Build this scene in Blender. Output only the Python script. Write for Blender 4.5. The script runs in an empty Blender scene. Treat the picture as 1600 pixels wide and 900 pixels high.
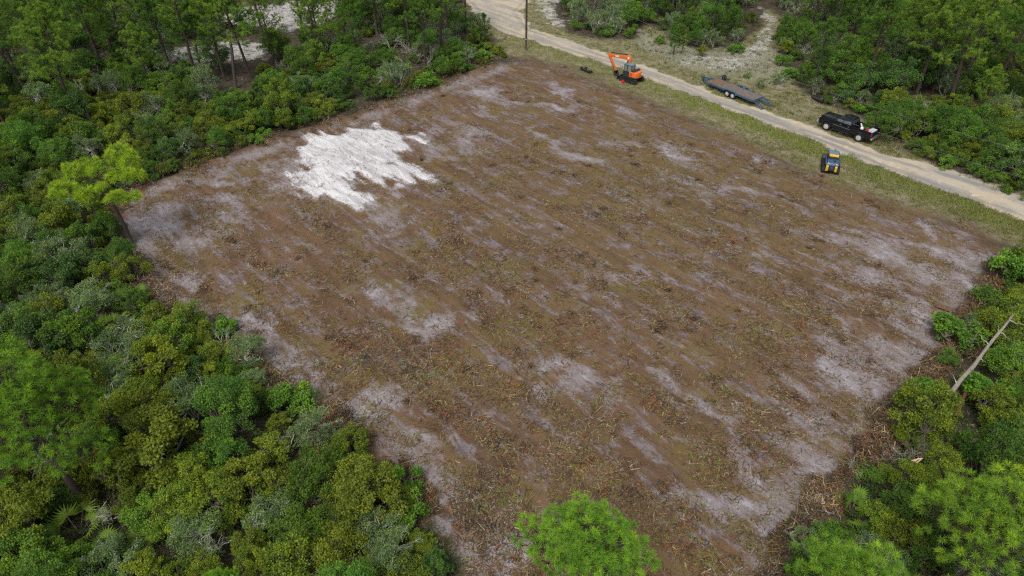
import bpy, bmesh, math, random
import numpy as np
from mathutils import Vector, Matrix

# ------------------------------------------------------------------ camera, sky, sun, exposure
scene = bpy.context.scene
col = scene.collection
PITCH, CAM_H, FOC = math.radians(38.0), 34.0, 1066.7      # drone camera, 24 mm equivalent
cam_data = bpy.data.cameras.new("camera")
cam_data.sensor_width = 36.0
cam_data.lens = 24.0
cam_data.clip_end = 5000.0
cam = bpy.data.objects.new("camera", cam_data)
col.objects.link(cam)
cam.location = (0, 0, CAM_H)
cam.rotation_euler = (math.pi / 2 - PITCH, 0, 0)
scene.camera = cam

SUN_EL, SUN_AZ = math.radians(58), math.radians(205)        # azimuth clockwise from +Y
world = bpy.data.worlds.new("World")
scene.world = world
world.use_nodes = True
wn = world.node_tree
wn.nodes.clear()
w_out = wn.nodes.new("ShaderNodeOutputWorld")
w_bg = wn.nodes.new("ShaderNodeBackground")
w_sky = wn.nodes.new("ShaderNodeTexSky")
w_sky.sky_type = 'NISHITA'
w_sky.sun_disc = False
w_sky.sun_elevation = SUN_EL
w_sky.sun_rotation = SUN_AZ
w_sky.air_density = 1.0
w_sky.dust_density = 4.0
w_sky.ozone_density = 1.0
w_hsv = wn.nodes.new("ShaderNodeHueSaturation")             # cloud cover: greyer than a clear sky
w_hsv.inputs["Saturation"].default_value = 0.35
w_bg.inputs["Strength"].default_value = 0.13
wn.links.new(w_sky.outputs[0], w_hsv.inputs["Color"])
wn.links.new(w_hsv.outputs[0], w_bg.inputs["Color"])
wn.links.new(w_bg.outputs[0], w_out.inputs[0])
sun_data = bpy.data.lights.new("sun", 'SUN')
sun_data.energy = 1.4
sun_data.angle = math.radians(22)
sun_data.color = (1.0, 0.97, 0.92)
sun = bpy.data.objects.new("sun", sun_data)
col.objects.link(sun)
sdir = Vector((math.sin(SUN_AZ) * math.cos(SUN_EL), math.cos(SUN_AZ) * math.cos(SUN_EL), math.sin(SUN_EL)))
sun.rotation_euler = sdir.to_track_quat('Z', 'Y').to_euler()
scene.view_settings.view_transform = 'Standard'
scene.view_settings.look = 'None'
scene.view_settings.gamma = 1.0
scene.view_settings.exposure = 0.50
scene.cycles.use_denoising = False
scene.cycles.filter_width = 1.3
scene.cycles.max_bounces = 5
scene.cycles.diffuse_bounces = 3
scene.cycles.glossy_bounces = 2
scene.cycles.transmission_bounces = 3
scene.cycles.transparent_max_bounces = 4

# ------------------------------------------------------------------ survey helpers
RNG = np.random.default_rng(7)
R0 = random.Random(11)
SP, CP = math.sin(PITCH), math.cos(PITCH)


def G(u, v, h=0.0):
    """world point at height h seen at photograph position (u, v)"""
    x = (np.asarray(u, float) - 800) / FOC
    y = (450 - np.asarray(v, float)) / FOC
    t = (CAM_H - h) / (SP - y * CP)
    return np.stack([t * x, t * (CP + y * SP), 0 * t + h], -1)


def UV(P):
    P = np.asarray(P, float)
    dz = P[..., 2] - CAM_H
    depth = np.maximum(P[..., 1] * CP - dz * SP, 0.5)
    up = P[..., 1] * SP + dz * CP
    return 800 + FOC * P[..., 0] / depth, 450 - FOC * up / depth


def poly(pts, h=0.0):
    a = np.array(pts, float)
    return G(a[:, 0], a[:, 1], h)[:, :2]


def inside(x, y, P):
    r = np.zeros(np.shape(x), bool)
    n = len(P)
    for i in range(n):
        x0, y0 = P[i]
        x1, y1 = P[(i + 1) % n]
        c = (y0 > y) != (y1 > y)
        if y1 != y0:
            r ^= c & (x < (x1 - x0) * (y - y0) / (y1 - y0) + x0)
    return r


def edge_dist(x, y, P, closed=True):
    d = np.full(np.shape(x), 1e9)
    n = len(P)
    for i in range(n if closed else n - 1):
        a = P[i]
        b = P[(i + 1) % n]
        e = b - a
        t = np.clip(((x - a[0]) * e[0] + (y - a[1]) * e[1]) / max(e @ e, 1e-9), 0, 1)
        d = np.minimum(d, np.hypot(x - a[0] - t * e[0], y - a[1] - t * e[1]))
    return d


def sdist(x, y, P):
    d = edge_dist(x, y, P)
    return np.where(inside(x, y, P), d, -d)


def sstep(a, b, x):
    t = np.clip((x - a) / (b - a), 0, 1)
    return t * t * (3 - 2 * t)


_lat = np.random.default_rng(5).random((512, 512))


def vnoise(x, y, s, k=0):
    x = np.asarray(x, float) / s + 37.3 * k + 1000
    y = np.asarray(y, float) / s + 91.7 * k + 1000
    xi, yi = np.floor(x).astype(int), np.floor(y).astype(int)
    fx, fy = x - xi, y - yi
    fx, fy = fx * fx * (3 - 2 * fx), fy * fy * (3 - 2 * fy)
    a, b = _lat[xi % 512, yi % 512], _lat[(xi + 1) % 512, yi % 512]
    c, d = _lat[xi % 512, (yi + 1) % 512], _lat[(xi + 1) % 512, (yi + 1) % 512]
    return (a * (1 - fx) + b * fx) * (1 - fy) + (c * (1 - fx) + d * fx) * fy


ROAD_ANG = math.radians(132.2)
RD = np.array([math.cos(ROAD_ANG), math.sin(ROAD_ANG)])     # along the road, away from the camera
RN = np.array([-RD[1], RD[0]])

LOT = poly([(822, 92), (880, 108), (960, 138), (1080, 187), (1200, 243), (1300, 287), (1400, 326), (1500, 352),
            (1580, 388), (1566, 425), (1540, 462), (1520, 500), (1480, 560), (1440, 610), (1410, 660), (1365, 705),
            (1325, 735), (1300, 780), (1265, 840), (1235, 890), (1200, 960), (1150, 1060), (900, 1100), (790, 1010),
            (735, 930), (690, 850), (640, 780), (590, 725), (540, 690), (490, 655), (430, 630), (390, 585), (345, 545),
            (300, 515), (245, 485), (215, 430), (190, 372), (172, 335), (200, 305), (270, 278), (330, 255), (400, 230),
            (460, 208), (540, 183), (620, 158), (700, 128), (770, 104)])
ROAD = poly([(690, -40), (725, 0), (748, 30), (775, 47), (820, 60), (875, 78), (925, 93), (1008, 121), (1080, 149),
             (1140, 171), (1240, 208), (1287, 228), (1349, 252), (1400, 272), (1500, 309), (1600, 347), (1720, 395),
             (1720, 345), (1600, 300), (1500, 272), (1400, 245), (1364, 234), (1302, 211), (1240, 189), (1170, 164),
             (1130, 150), (1080, 131), (1025, 110), (975, 94), (925, 76), (875, 58), (832, 44), (812, 18), (830, 0), (860, -40)])
OPEN = poly([(650, -60), (722, 0), (752, 34), (772, 60), (792, 86), (822, 92), (880, 108), (1080, 187), (1300, 287),
             (1500, 352), (1580, 388), (1640, 420), (1800, 470), (1800, 380), (1600, 312), (1500, 278), (1420, 240),
             (1395, 222), (1375, 196), (1330, 178), (1275, 158), (1243, 130), (1228, 95), (1206, 66), (1222, 30), (1200, 14),
             (1186, 46), (1150, 72), (1100, 80), (1050, 68), (1038, 50), (1012, 42), (992, 62), (940, 62), (890, 52),
             (868, 34), (862, 0), (880, -60)])
TRAIL = poly([(1188, 10), (1215, 30), (1208, 62), (1190, 100), (1130, 112), (1060, 100), (1075, 86), (1150, 88), (1178, 66), (1192, 44)])
LICHEN = poly([(1000, 45), (1040, 60), (1100, 78), (1150, 76), (1190, 60), (1225, 80), (1240, 120), (1225, 140), (1150, 125),
               (1060, 105), (1010, 80), (985, 66)])
SANDS = [poly([(240, 82), (300, 72), (390, 62), (425, 68), (410, 92), (330, 104), (260, 96)]),
         poly([(325, 18), (440, 4), (540, 0), (560, 8), (520, 30), (450, 48), (350, 40)]),
         poly([(62, 232), (100, 224), (138, 240), (130, 262), (84, 262)]),
         poly([(860, -30), (880, 30), (900, 48), (860, 40), (835, 10)])]
def crop8(p):
    return [(400 + a / 4, 180 + b / 4) for a, b in p]
WHITE = poly(crop8([(240, 190), (330, 150), (420, 118), (560, 100), (740, 65), (830, 100), (1030, 128), (1050, 165), (940, 165),
                    (930, 220), (890, 262), (895, 300), (1000, 350), (1110, 412), (1000, 412), (860, 425), (860, 510), (790, 500),
                    (740, 430), (620, 380), (590, 400), (640, 470), (730, 580), (640, 575), (500, 500), (400, 455), (390, 492),
                    (280, 490), (240, 400), (215, 370), (262, 330), (240, 260)]))
# pale sandy scrapes in the cleared soil: photograph position, half length, half width (m), strength
SCRAPES = [(445, 275, 5, 1.0, .8), (480, 290, 5, .8, .7), (560, 315, 6, 1.2, .8), (600, 335, 5, 1.5, .6), (750, 148, 4, 1.6, .9), (790, 160, 5, 1.4, .7),
           (735, 225, 3, 1, .6), (760, 180, 3, 1, .5), (690, 240, 4, 1.2, .5), (660, 225, 4, 1.5, .6), (720, 210, 6, 1.8, .45),
           (875, 143, 2, .8, .9), (865, 165, 1.5, 1, .9), (895, 170, 3, 1.2, .6), (840, 207, 2, .6, .8), (970, 172, 1.5, .8, .7),
           (905, 243, 3, 1.2, .85), (870, 230, 4, 1, .5), (1065, 240, 2.5, 1, .75), (985, 230, 3, .8, .5), (1060, 285, 4, 1, .5),
           (1140, 300, 3, 1, .6), (1205, 255, 1.2, .8, .7), (1075, 255, 3, 1, .5), (330, 318, 2.5, 1.2, .95), (240, 350, 5, 2.0, .9),
           (350, 280, 3, 1.2, .8), (300, 370, 4, 1.4, .6), (290, 432, 2.2, .6, .85), (345, 335, 5, 1.2, .5), (215, 350, 3, 1.5, .8),
           (385, 520, 3, .9, .95), (420, 548, 3.2, .9, .9), (475, 580, 3, .8, .7), (600, 455, 2.5, .9, .8), (665, 500, 3, 1, .8),
           (740, 485, 1.2, .5, .7), (640, 480, 3, 1, .5), (565, 650, 1.8, .7, 1.0), (600, 630, 3, .8, .7), (650, 690, 2.5, .7, .7),
           (660, 745, 2.0, .8, .95), (700, 790, 2.2, 1, .9), (745, 775, 2.5, .6, .7), (760, 850, 2, .8, .9), (805, 855, 1.2, .5, .9),
           (730, 880, 2, 1, .9), (790, 880, 1.5, .6, .9), (880, 600, 2, .8, .8), (930, 610, 3, .7, .5), (1030, 582, 1.5, .7, .8),
           (1050, 610, 2.5, .7, .5), (985, 420, 2, 1, .6), (950, 425, 2, .7, .5), (1090, 365, 3, .8, .5), (1190, 395, 2, .8, .5),
           (1130, 655, 2, .6, .8), (1150, 690, 2.5, .8, .6), (1200, 745, 2.5, 1, .8), (1245, 770, 2, 1.0, .9), (1140, 790, 3, 1.2, .85),
           (1090, 790, 1, .6, .8), (1200, 810, 2.5, 1, .7), (1060, 840, 1.5, .6, .5), (1290, 720, 2.2, 1, .85), (1350, 675, 2, .9, .8),
           (1330, 600, 3, 1.2, .95), (1305, 590, 2, .6, .8), (1350, 570, 3, 1.4, .7), (1310, 545, 2.5, 1, .6), (1230, 590, 2, .8, .5),
           (1290, 655, 3, 1.2, .7), (1320, 500, 3, .8, .7), (1380, 480, 3, 1, .75), (1440, 480, 3, 1.2, .8), (1480, 510, 2.5, 1, .8),
           (1400, 410, 4, 1, .95), (1440, 358, 1.8, .7, 1.0), (1420, 380, 3, .8, .7), (1490, 400, 4, 1.4, .8), (1540, 395, 2.5, 1, .7),
           (1520, 430, 3, 1.4, .8), (1330, 420, 4, 1, .6), (1370, 440, 3.5, 1, .7), (1460, 440, 4, 1.2, .65), (1330, 380, 5, 1, .5),
           (1390, 540, 3, 1.2, .6), (1420, 575, 2, 1, .6), (1510, 455, 3, .9, .8), (1350, 360, 4, 1, .4), (1340, 640, 2, 1, .6)]
SCR = [(G(u, v)[:2], a, b, k) for u, v, a, b, k in SCRAPES]


def masks(x, y):
    m = {}
    w = (vnoise(x, y, 1.7, 1) - .5) * 1.2 + (vnoise(x, y, .6, 2) - .5) * .7
    sl = sdist(x, y, LOT)
    m['sl'] = sl
    sr = sdist(x, y, ROAD)
    so = sdist(x, y, OPEN)
    soft = sstep(-3.5, -.5, so)
    m['lot'] = sstep(-.6, .6, sl + w) * (1 - soft) + soft * sstep(-3.2, 2.0, sl + w * 2.2)
    m['sr'] = sr
    m['road'] = sstep(-.6, .6, sr + w * .75)
    sw = sdist(x, y, WHITE)
    q1, q2 = x * RD[0] + y * RD[1], x * RN[0] + y * RN[1]
    stq = (vnoise(q1 / 4.5, q2, .55, 70) - .5) * 2.6 + (vnoise(q1 / 3, q2, 1.3, 71) - .5) * 1.6
    m['white'] = sstep(-1.5, 1.6, sw - .3 + w * .9 + stq * sstep(4.5, .3, np.abs(sw)))
    m['so'] = so
    oc = G(1060, 275)
    m['olive'] = np.exp(-((x - oc[0]) ** 2 + (y - oc[1]) ** 2) / (2 * 13.0 ** 2))
    m['strip'] = sstep(-3.6, -1.4, sr + w * 1.7) * (1 - m['road']) * (sl > -9) * (1 - .65 * sstep(78, 88, y))
    m['verge'] = sstep(-.8, .8, so + w) * (1 - m['lot'])
    sand = sstep(-.8, .8, sdist(x, y, TRAIL) + w) * .8
    for S in SANDS:
        sand = np.maximum(sand, sstep(-1.6, 1.6, sdist(x, y, S) + w * 1.6))
    m['sand'] = sand
    m['lichen'] = sstep(-1.5, 1.5, sdist(x, y, LICHEN) + w)
    g = np.zeros(np.shape(x))
    wx = x + (vnoise(x, y, 2.6, 60) - .5) * 3.4 + (vnoise(x, y, .9, 61) - .5) * 1.2
    wy = y + (vnoise(x, y, 2.6, 62) - .5) * 3.4 + (vnoise(x, y, .9, 63) - .5) * 1.2
    for i, (c, a, b, k) in enumerate(SCR):
        dx, dy = wx - c[0], wy - c[1]
        t0 = ROAD_ANG + ((i * 37) % 11 - 5) * .10
        a, b = a * .85, b * 1.15
        ca, sa = math.cos(t0), math.sin(t0)
        s, t = dx * ca + dy * sa, dy * ca - dx * sa
        q = (s / a) ** 2 + (t / b) ** 2
        g = np.maximum(g, k * np.exp(-q * .9))
    # bare strip around the rim of the lot, towards the camera
    rim = np.exp(-((sl - 1.6) / 1.3) ** 2)
    rim = rim * np.where(so > -4, .1, .5)
    m['scrape'] = np.maximum(g * (.55 + .75 * vnoise(x, y, 1.5, 64)), rim * (.4 + vnoise(x, y, 3, 65))) * m['lot']
    return m


def height(x, y, m=None):
    m = m or masks(x, y)
    s, t = x * RD[0] + y * RD[1], x * RN[0] + y * RN[1]
    lot = m['lot']
    rough = (vnoise(s / 3.2, t, .42, 3) - .5) * .10 + (vnoise(x, y, .55, 4) - .5) * .09
    berm = np.exp(-((m['sl'] + .1) / .8) ** 2) * .28 * (.4 + vnoise(x, y, 1.1, 6)) * (m['so'] < -1)
    z = lot * rough * sstep(.3, 3, m['sl']) + berm
    z = z + m['white'] * (.12 + .16 * vnoise(x, y, 1.5, 8) + .05 * vnoise(x, y, .4, 9))
    wild = (1 - lot) * (1 - sstep(-3, -1, m['so']))
    z = z + wild * ((vnoise(x, y, 4, 5) - .5) * .35)
    z = z - m['road'] * .03 * sstep(0, 1, m['sr'])
    return z


GRID = {}


def Zs(x, y):
    """terrain height by lookup in the built grid"""
    xs, ys, zg = GRID['x'], GRID['y'], GRID['z']
    i = np.clip(np.searchsorted(xs, x) - 1, 0, len(xs) - 2)
    j = np.clip(np.searchsorted(ys, y) - 1, 0, len(ys) - 2)
    fx, fy = (x - xs[i]) / (xs[i + 1] - xs[i]), (y - ys[j]) / (ys[j + 1] - ys[j])
    return (zg[j, i] * (1 - fx) + zg[j, i + 1] * fx) * (1 - fy) + (zg[j + 1, i] * (1 - fx) + zg[j + 1, i + 1] * fx) * fy


def Z(x, y):
    return float(Zs(float(x), float(y)))


# ------------------------------------------------------------------ materials
def new_mat(name):
    m = bpy.data.materials.new(name)
    m.use_nodes = True
    nt = m.node_tree
    return m, nt, nt.nodes["Principled BSDF"]


def plain(name, rgb, rough=.6, metal=0.0, var=.12, scale=3.0, spec=.4, bump=0.0):
    """painted / rubber / wood surface with a little procedural wear"""
    m, nt, b = new_mat(name)
    N, L = nt.nodes.new, nt.links.new
    tc = N("ShaderNodeTexCoord")
    nz = N("ShaderNodeTexNoise")
    nz.inputs["Scale"].default_value = scale
    nz.inputs["Detail"].default_value = 6
    L(tc.outputs["Object"], nz.inputs["Vector"])
    mx = N("ShaderNodeMix")
    mx.data_type = 'RGBA'
    mx.inputs[6].default_value = (*[c * (1 - var * 2) for c in rgb], 1)
    mx.inputs[7].default_value = (*[min(1, c * (1 + var)) for c in rgb], 1)
    L(nz.outputs["Fac"], mx.inputs[0])
    L(mx.outputs[2], b.inputs["Base Color"])
    b.inputs["Roughness"].default_value = rough
    b.inputs["Metallic"].default_value = metal
    b.inputs["Specular IOR Level"].default_value = spec
    if bump:
        bp = N("ShaderNodeBump")
        bp.inputs["Strength"].default_value = bump
        bp.inputs["Distance"].default_value = .02
        L(nz.outputs["Fac"], bp.inputs["Height"])
        L(bp.outputs[0], b.inputs["Normal"])
    return m


def foliage_mat(name, trans=.36, rough=.55, spec=.25):
    m, nt, b = new_mat(name)
    N, L = nt.nodes.new, nt.links.new
    at = N("ShaderNodeAttribute")
    at.attribute_name = "tint"
    oi = N("ShaderNodeObjectInfo")
    rp = N("ShaderNodeValToRGB")
    e = rp.color_ramp.elements
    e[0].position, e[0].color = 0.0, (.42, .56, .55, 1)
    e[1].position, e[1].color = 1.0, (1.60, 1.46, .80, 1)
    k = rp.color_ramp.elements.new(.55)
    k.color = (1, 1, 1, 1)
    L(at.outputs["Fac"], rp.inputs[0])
    mu = N("ShaderNodeMix")
    mu.data_type = 'RGBA'
    mu.blend_type = 'MULTIPLY'
    mu.inputs[0].default_value = 1
    L(rp.outputs[0], mu.inputs[6])
    L(oi.outputs["Color"], mu.inputs[7])
    hs = N("ShaderNodeHueSaturation")
    mr = N("ShaderNodeMapRange")
    mr.inputs[3].default_value, mr.inputs[4].default_value = .97, 1.03
    L(oi.outputs["Random"], mr.inputs[0])
    L(mr.outputs[0], hs.inputs["Value"])
    L(mu.outputs[2], hs.inputs["Color"])
    L(hs.outputs[0], b.inputs["Base Color"])
    b.inputs["Roughness"].default_value = rough
    b.inputs["Specular IOR Level"].default_value = spec
    tr = N("ShaderNodeBsdfTranslucent")
    L(hs.outputs[0], tr.inputs["Color"])
    ms = N("ShaderNodeMixShader")
    ms.inputs[0].default_value = trans
    L(b.outputs[0], ms.inputs[1])
    L(tr.outputs[0], ms.inputs[2])
    L(ms.outputs[0], nt.nodes["Material Output"].inputs["Surface"])
    return m


def colour_attr_mat(name, rough=.85, trans=0.0):
    m, nt, b = new_mat(name)
    N, L = nt.nodes.new, nt.links.new
    at = N("ShaderNodeAttribute")
    at.attribute_name = "tone"
    L(at.outputs["Color"], b.inputs["Base Color"])
    b.inputs["Roughness"].default_value = rough
    b.inputs["Specular IOR Level"].default_value = .15
    if trans:
        tr = N("ShaderNodeBsdfTranslucent")
        L(at.outputs["Color"], tr.inputs["Color"])
        ms = N("ShaderNodeMixShader")
        ms.inputs[0].default_value = trans
        L(b.outputs[0], ms.inputs[1])
        L(tr.outputs[0], ms.inputs[2])
        L(ms.outputs[0], nt.nodes["Material Output"].inputs["Surface"])
    return m


def terrain_mat():
    m, nt, b = new_mat("terrain_soil")
    N, L = nt.nodes.new, nt.links.new
    tc = N("ShaderNodeTexCoord")
    # coordinates turned so that x runs along the road and the machine passes
    rot = N("ShaderNodeMapping")
    rot.inputs["Rotation"].default_value = (0, 0, -ROAD_ANG)
    L(tc.outputs["Object"], rot.inputs["Vector"])

    def stretch(sx, sy):
        mp = N("ShaderNodeMapping")
        mp.inputs["Scale"].default_value = (sx, sy, 1)
        L(rot.outputs[0], mp.inputs["Vector"])
        return mp.outputs[0]

    def noise(vec, scale, detail=8, rough=.6, dist=0.0):
        n = N("ShaderNodeTexNoise")
        n.inputs["Scale"].default_value = scale
        n.inputs["Detail"].default_value = detail
        n.inputs["Roughness"].default_value = rough
        n.inputs["Distortion"].default_value = dist
        L(vec, n.inputs["Vector"])
        return n.outputs["Fac"]

    def attr(n):
        a = N("ShaderNodeAttribute")
        a.attribute_name = n
        return a.outputs["Fac"]

    def rng(x, a, b2, c=0.0, d=1.0):
        r = N("ShaderNodeMapRange")
        r.interpolation_type = 'SMOOTHSTEP'
        for i, q in enumerate((a, b2, c, d)):
            r.inputs[i + 1].default_value = q
        L(x, r.inputs[0])
        return r.outputs[0]

    def math_(op, a, b2):
        n = N("ShaderNodeMath")
        n.operation = op
        for i, q in enumerate((a, b2)):
            if isinstance(q, (int, float)):
                n.inputs[i].default_value = q
            else:
                L(q, n.inputs[i])
        return n.outputs[0]

    def mix(f, a, b2):
        n = N("ShaderNodeMix")
        n.data_type = 'RGBA'
        if isinstance(f, (int, float)):
            n.inputs[0].default_value = f
        else:
            L(f, n.inputs[0])
        for i, q in ((6, a), (7, b2)):
            if isinstance(q, tuple):
                n.inputs[i].default_value = (*q, 1)
            else:
                L(q, n.inputs[i])
        return n.outputs[2]

    O = tc.outputs["Object"]
    fine = noise(O, 7, 6, .8)
    fine2 = noise(O, 19, 4, .85)
    mid = noise(O, 1.3, 9, .72)
    mid2 = noise(O, .8, 9, .75, .6)
    big = noise(O, .20, 6, .65)
    st = noise(stretch(.25, 1.0), .6, 9, .72, .6)        # long machine passes
    st2 = noise(stretch(.42, 1.0), 2.2, 8, .75, .4)
    st3 = noise(stretch(.22, 1.0), 1.0, 9, .78, .8)
    # forest floor
    floor = mix(rng(mid, .35, .7), (.036, .030, .021), (.090, .072, .050))
    floor = mix(math_('MULTIPLY', rng(fine2, .55, .75), .6), floor, (.19, .155, .10))
    floor = mix(math_('MULTIPLY', rng(noise(O, .35, 6, .7), .58, .70), .75), floor, mix(rng(fine, .4, .6), (.15, .14, .10), (.36, .35, .28)))
    # cleared soil: brown shredded litter over grey-violet sand
    brown = mix(rng(st, .34, .66), (.092, .054, .032), (.140, .088, .052))
    brown = mix(math_('MULTIPLY', math_('MAXIMUM', rng(big, .46, .64), math_('MULTIPLY', attr("olive"), rng(mid, .38, .56))), .75), brown, (.128, .102, .036))
    brown = mix(math_('MULTIPLY', rng(mid2, .52, .68), .65), brown, (.125, .058, .034))
    brown = mix(math_('MULTIPLY', rng(noise(stretch(.05, 1.0), .9, 5, .6), .52, .62), .45), brown, (.070, .047, .033))
    grey = mix(rng(st2, .36, .64), (.105, .084, .081), (.190, .158, .160))
    gfac = math_('ADD', math_('MULTIPLY', rng(st3, .46, .62), .65), math_('MULTIPLY', rng(noise(O, .45, 8, .75), .46, .62), .5))
    soil = mix(rng(gfac, .25, .75), brown, grey)
    soil = mix(math_('MULTIPLY', rng(fine, .54, .72), .6), soil, (.054, .036, .026))
    soil = mix(math_('MULTIPLY', rng(fine2, .58, .72), .45), soil, (.190, .140, .080))
    soil = mix(math_('MULTIPLY', rng(noise(O, 3.1, 7, .8), .60, .70), .5), soil, (.135, .135, .040))
    sc = math_('ADD', attr("scrape"), math_('MULTIPLY', math_('SUBTRACT', st3, .5), 1.3))
    sc = math_('ADD', sc, math_('MULTIPLY', math_('SUBTRACT', st2, .5), 1.0))
    sc = math_('ADD', sc, math_('MULTIPLY', math_('SUBTRACT', mid, .5), 1.1))
    pale = mix(rng(st2, .35, .68), (.185, .160, .166), (.335, .310, .322))
    pale = mix(math_('MULTIPLY', rng(fine, .52, .66), .7), pale, (.105, .085, .078))
    soil = mix(rng(sc, .12, .50, 0, .8), soil, mix(rng(fine, .4, .6), (.135, .112, .108), (.25, .22, .22)))
    soil = mix(rng(sc, .44, .95, 0, .92), soil, pale)
    wf = math_('ADD', attr("white"), math_('MULTIPLY', math_('SUBTRACT', st2, .5), .9))
    wf = math_('ADD', wf, math_('MULTIPLY', math_('SUBTRACT', mid, .5), .7))
    wf = math_('ADD', wf, math_('MULTIPLY', math_('SUBTRACT', st3, .5), .9))
    whitec = mix(rng(st3, .38, .60), (.36, .345, .345), (.56, .55, .55))
    whitec = mix(math_('MULTIPLY', rng(noise(stretch(.4, 1.0), 1.6, 9, .8), .50, .64), .8), whitec, (.26, .235, .225))
    whitec = mix(math_('MULTIPLY', rng(fine, .60, .68), .8), whitec, (.12, .095, .08))
    soil = mix(rng(wf, .12, .40, 0, .6), soil, (.27, .245, .245))
    soil = mix(rng(wf, .36, .62), soil, whitec)
    out = mix(attr("lot"), floor, soil)
    # grassy verge
    gr = mix(rng(mid, .35, .62), (.090, .098, .034), (.185, .160, .080))
    gr = mix(math_('MULTIPLY', rng(mid2, .46, .60), .8), gr, (.240, .205, .145))
    gr = mix(math_('MULTIPLY', rng(fine, .52, .68), .7), gr, (.060, .060, .026))
    gr = mix(math_('MULTIPLY', rng(fine2, .58, .7), .5), gr, (.33, .30, .20))
    gr = mix(math_('MULTIPLY', attr("strip"), rng(mid, .3, .5)), gr, mix(rng(fine, .4, .6), (.09, .115, .022), (.175, .200, .045)))
    out = mix(attr("verge"), out, gr)
    li = mix(rng(fine, .42, .60), (.13, .120, .085), (.36, .36, .305))
    li = mix(rng(mid2, .42, .60, 0, .8), li, (.16, .15, .075))
    lf = math_('ADD', attr("lichen"), math_('MULTIPLY', math_('SUBTRACT', mid2, .5), 2.2))
    out = mix(rng(lf, .35, .95, 0, .9), out, li)
    sd = mix(rng(mid, .35, .62), (.25, .23, .215), (.47, .455, .435))
    sd = mix(math_('MULTIPLY', rng(fine, .54, .68), .75), sd, (.14, .12, .095))
    sf = math_('ADD', attr("sand"), math_('MULTIPLY', math_('SUBTRACT', mid2, .5), 2.6))
    sf = math_('ADD', sf, math_('MULTIPLY', math_('SUBTRACT', noise(O, .3, 7, .75), .5), 2.0))
    out = mix(rng(sf, .45, 1.1, 0, .9), out, sd)
    # road: worn asphalt under drifted sand
    rs = noise(stretch(.12, 1.0), .7, 9, .7, .4)
    rd = mix(rng(rs, .42, .58), (.385, .335, .255), (.265, .250, .225))
    rd = mix(rng(big, .5, .66, 0, .75), rd, (.44, .35, .225))
    rd = mix(math_('MULTIPLY', rng(noise(stretch(.16, 1.0), 1.5, 8, .75, .5), .58, .66), .75), rd, (.165, .16, .15))
    rd = mix(math_('MULTIPLY', rng(mid, .50, .68), .45), rd, (.21, .175, .13))
    rd = mix(math_('MULTIPLY', rng(mid2, .57, .66), .8), rd, (.50, .45, .36))
    rut = rng(math_('ABSOLUTE', math_('SUBTRACT', math_('ADD', attr("sr"), math_('MULTIPLY', math_('SUBTRACT', mid2, .5), 1.1)), 1.05), 0), .15, .55, .75, 0)
    rd = mix(math_('MULTIPLY', rut, rng(rs, .35, .55)), rd, (.195, .185, .168))
    rf = math_('ADD', attr("road"), math_('MULTIPLY', math_('SUBTRACT', mid, .5), 1.6))
    out = mix(rng(rf, .30, .70), out, rd)
    L(out, b.inputs["Base Color"])
    b.inputs["Roughness"].default_value = .95
    b.inputs["Specular IOR Level"].default_value = .1
    bp = N("ShaderNodeBump")
    bp.inputs["Strength"].default_value = .75
    bp.inputs["Distance"].default_value = .07
    hgt = math_('ADD', math_('MULTIPLY', fine, .8), math_('MULTIPLY', st2, .6))
    L(math_('MULTIPLY', hgt, rng(attr("road"), 0, 1, 1, .25)), bp.inputs["Height"])
    L(bp.outputs[0], b.inputs["Normal"])
    return m


M = {}
M['terrain'] = terrain_mat()
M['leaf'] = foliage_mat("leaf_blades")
M['needle'] = foliage_mat("pine_needles", .38, .6, .2)
M['bark'] = plain("bark_dark", (.062, .045, .036), .95, var=.35, scale=9, bump=.6)
M['bark_grey'] = plain("bark_grey_brown", (.15, .125, .105), .95, var=.35, scale=9, bump=.5)
M['lichen_twig'] = plain("lichen_twig", (.36, .37, .29), .95, var=.3, scale=6)
M['dead_wood'] = plain("dead_wood_grey", (.235, .205, .170), .95, var=.3, scale=5, bump=.5)
M['red_wood'] = plain("red_torn_wood", (.150, .062, .036), .9, var=.35, scale=4, bump=.5)
M['torn_wood'] = plain("torn_bark", (.105, .058, .038), .92, var=.4, scale=5, bump=.6)
M['raw_wood'] = plain("raw_split_wood", (.62, .46, .26), .85, var=.2, scale=6)
M['tan_wood'] = plain("weathered_tan_stick", (.38, .27, .145), .9, var=.35, scale=2)
M['debris'] = colour_attr_mat("shredded_debris", .9, .1)
M['grass'] = colour_attr_mat("grass_blades", .7, .3)


# ------------------------------------------------------------------ mesh helpers
def np_mesh(name, verts, faces, mat=None, face_attr=None, smooth=False):
    """faces: (n,3) or (n,4) index array"""
    verts = np.asarray(verts, np.float32)
    faces = np.asarray(faces, np.int32)
    me = bpy.data.meshes.new(name)
    n, k = faces.shape
    me.vertices.add(len(verts))
    me.vertices.foreach_set("co", verts.ravel())
    me.loops.add(n * k)
    me.loops.foreach_set("vertex_index", faces.ravel())
    me.polygons.add(n)
    me.polygons.foreach_set("loop_start", np.arange(0, n * k, k, dtype=np.int32))
    if smooth:
        me.polygons.foreach_set("use_smooth", np.ones(n, bool))
    if face_attr:
        for an, data in face_attr.items():
            data = np.asarray(data, np.float32)
            if data.ndim == 1:
                a = me.attributes.new(an, 'FLOAT', 'FACE')
                a.data.foreach_set("value", data)
            else:
                a = me.attributes.new(an, 'FLOAT_COLOR', 'FACE')
                a.data.foreach_set("color", np.concatenate([data, np.ones((n, 1), np.float32)], 1).ravel())
    me.update(calc_edges=True)
    if mat:
        me.materials.append(mat)
    return me


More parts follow.
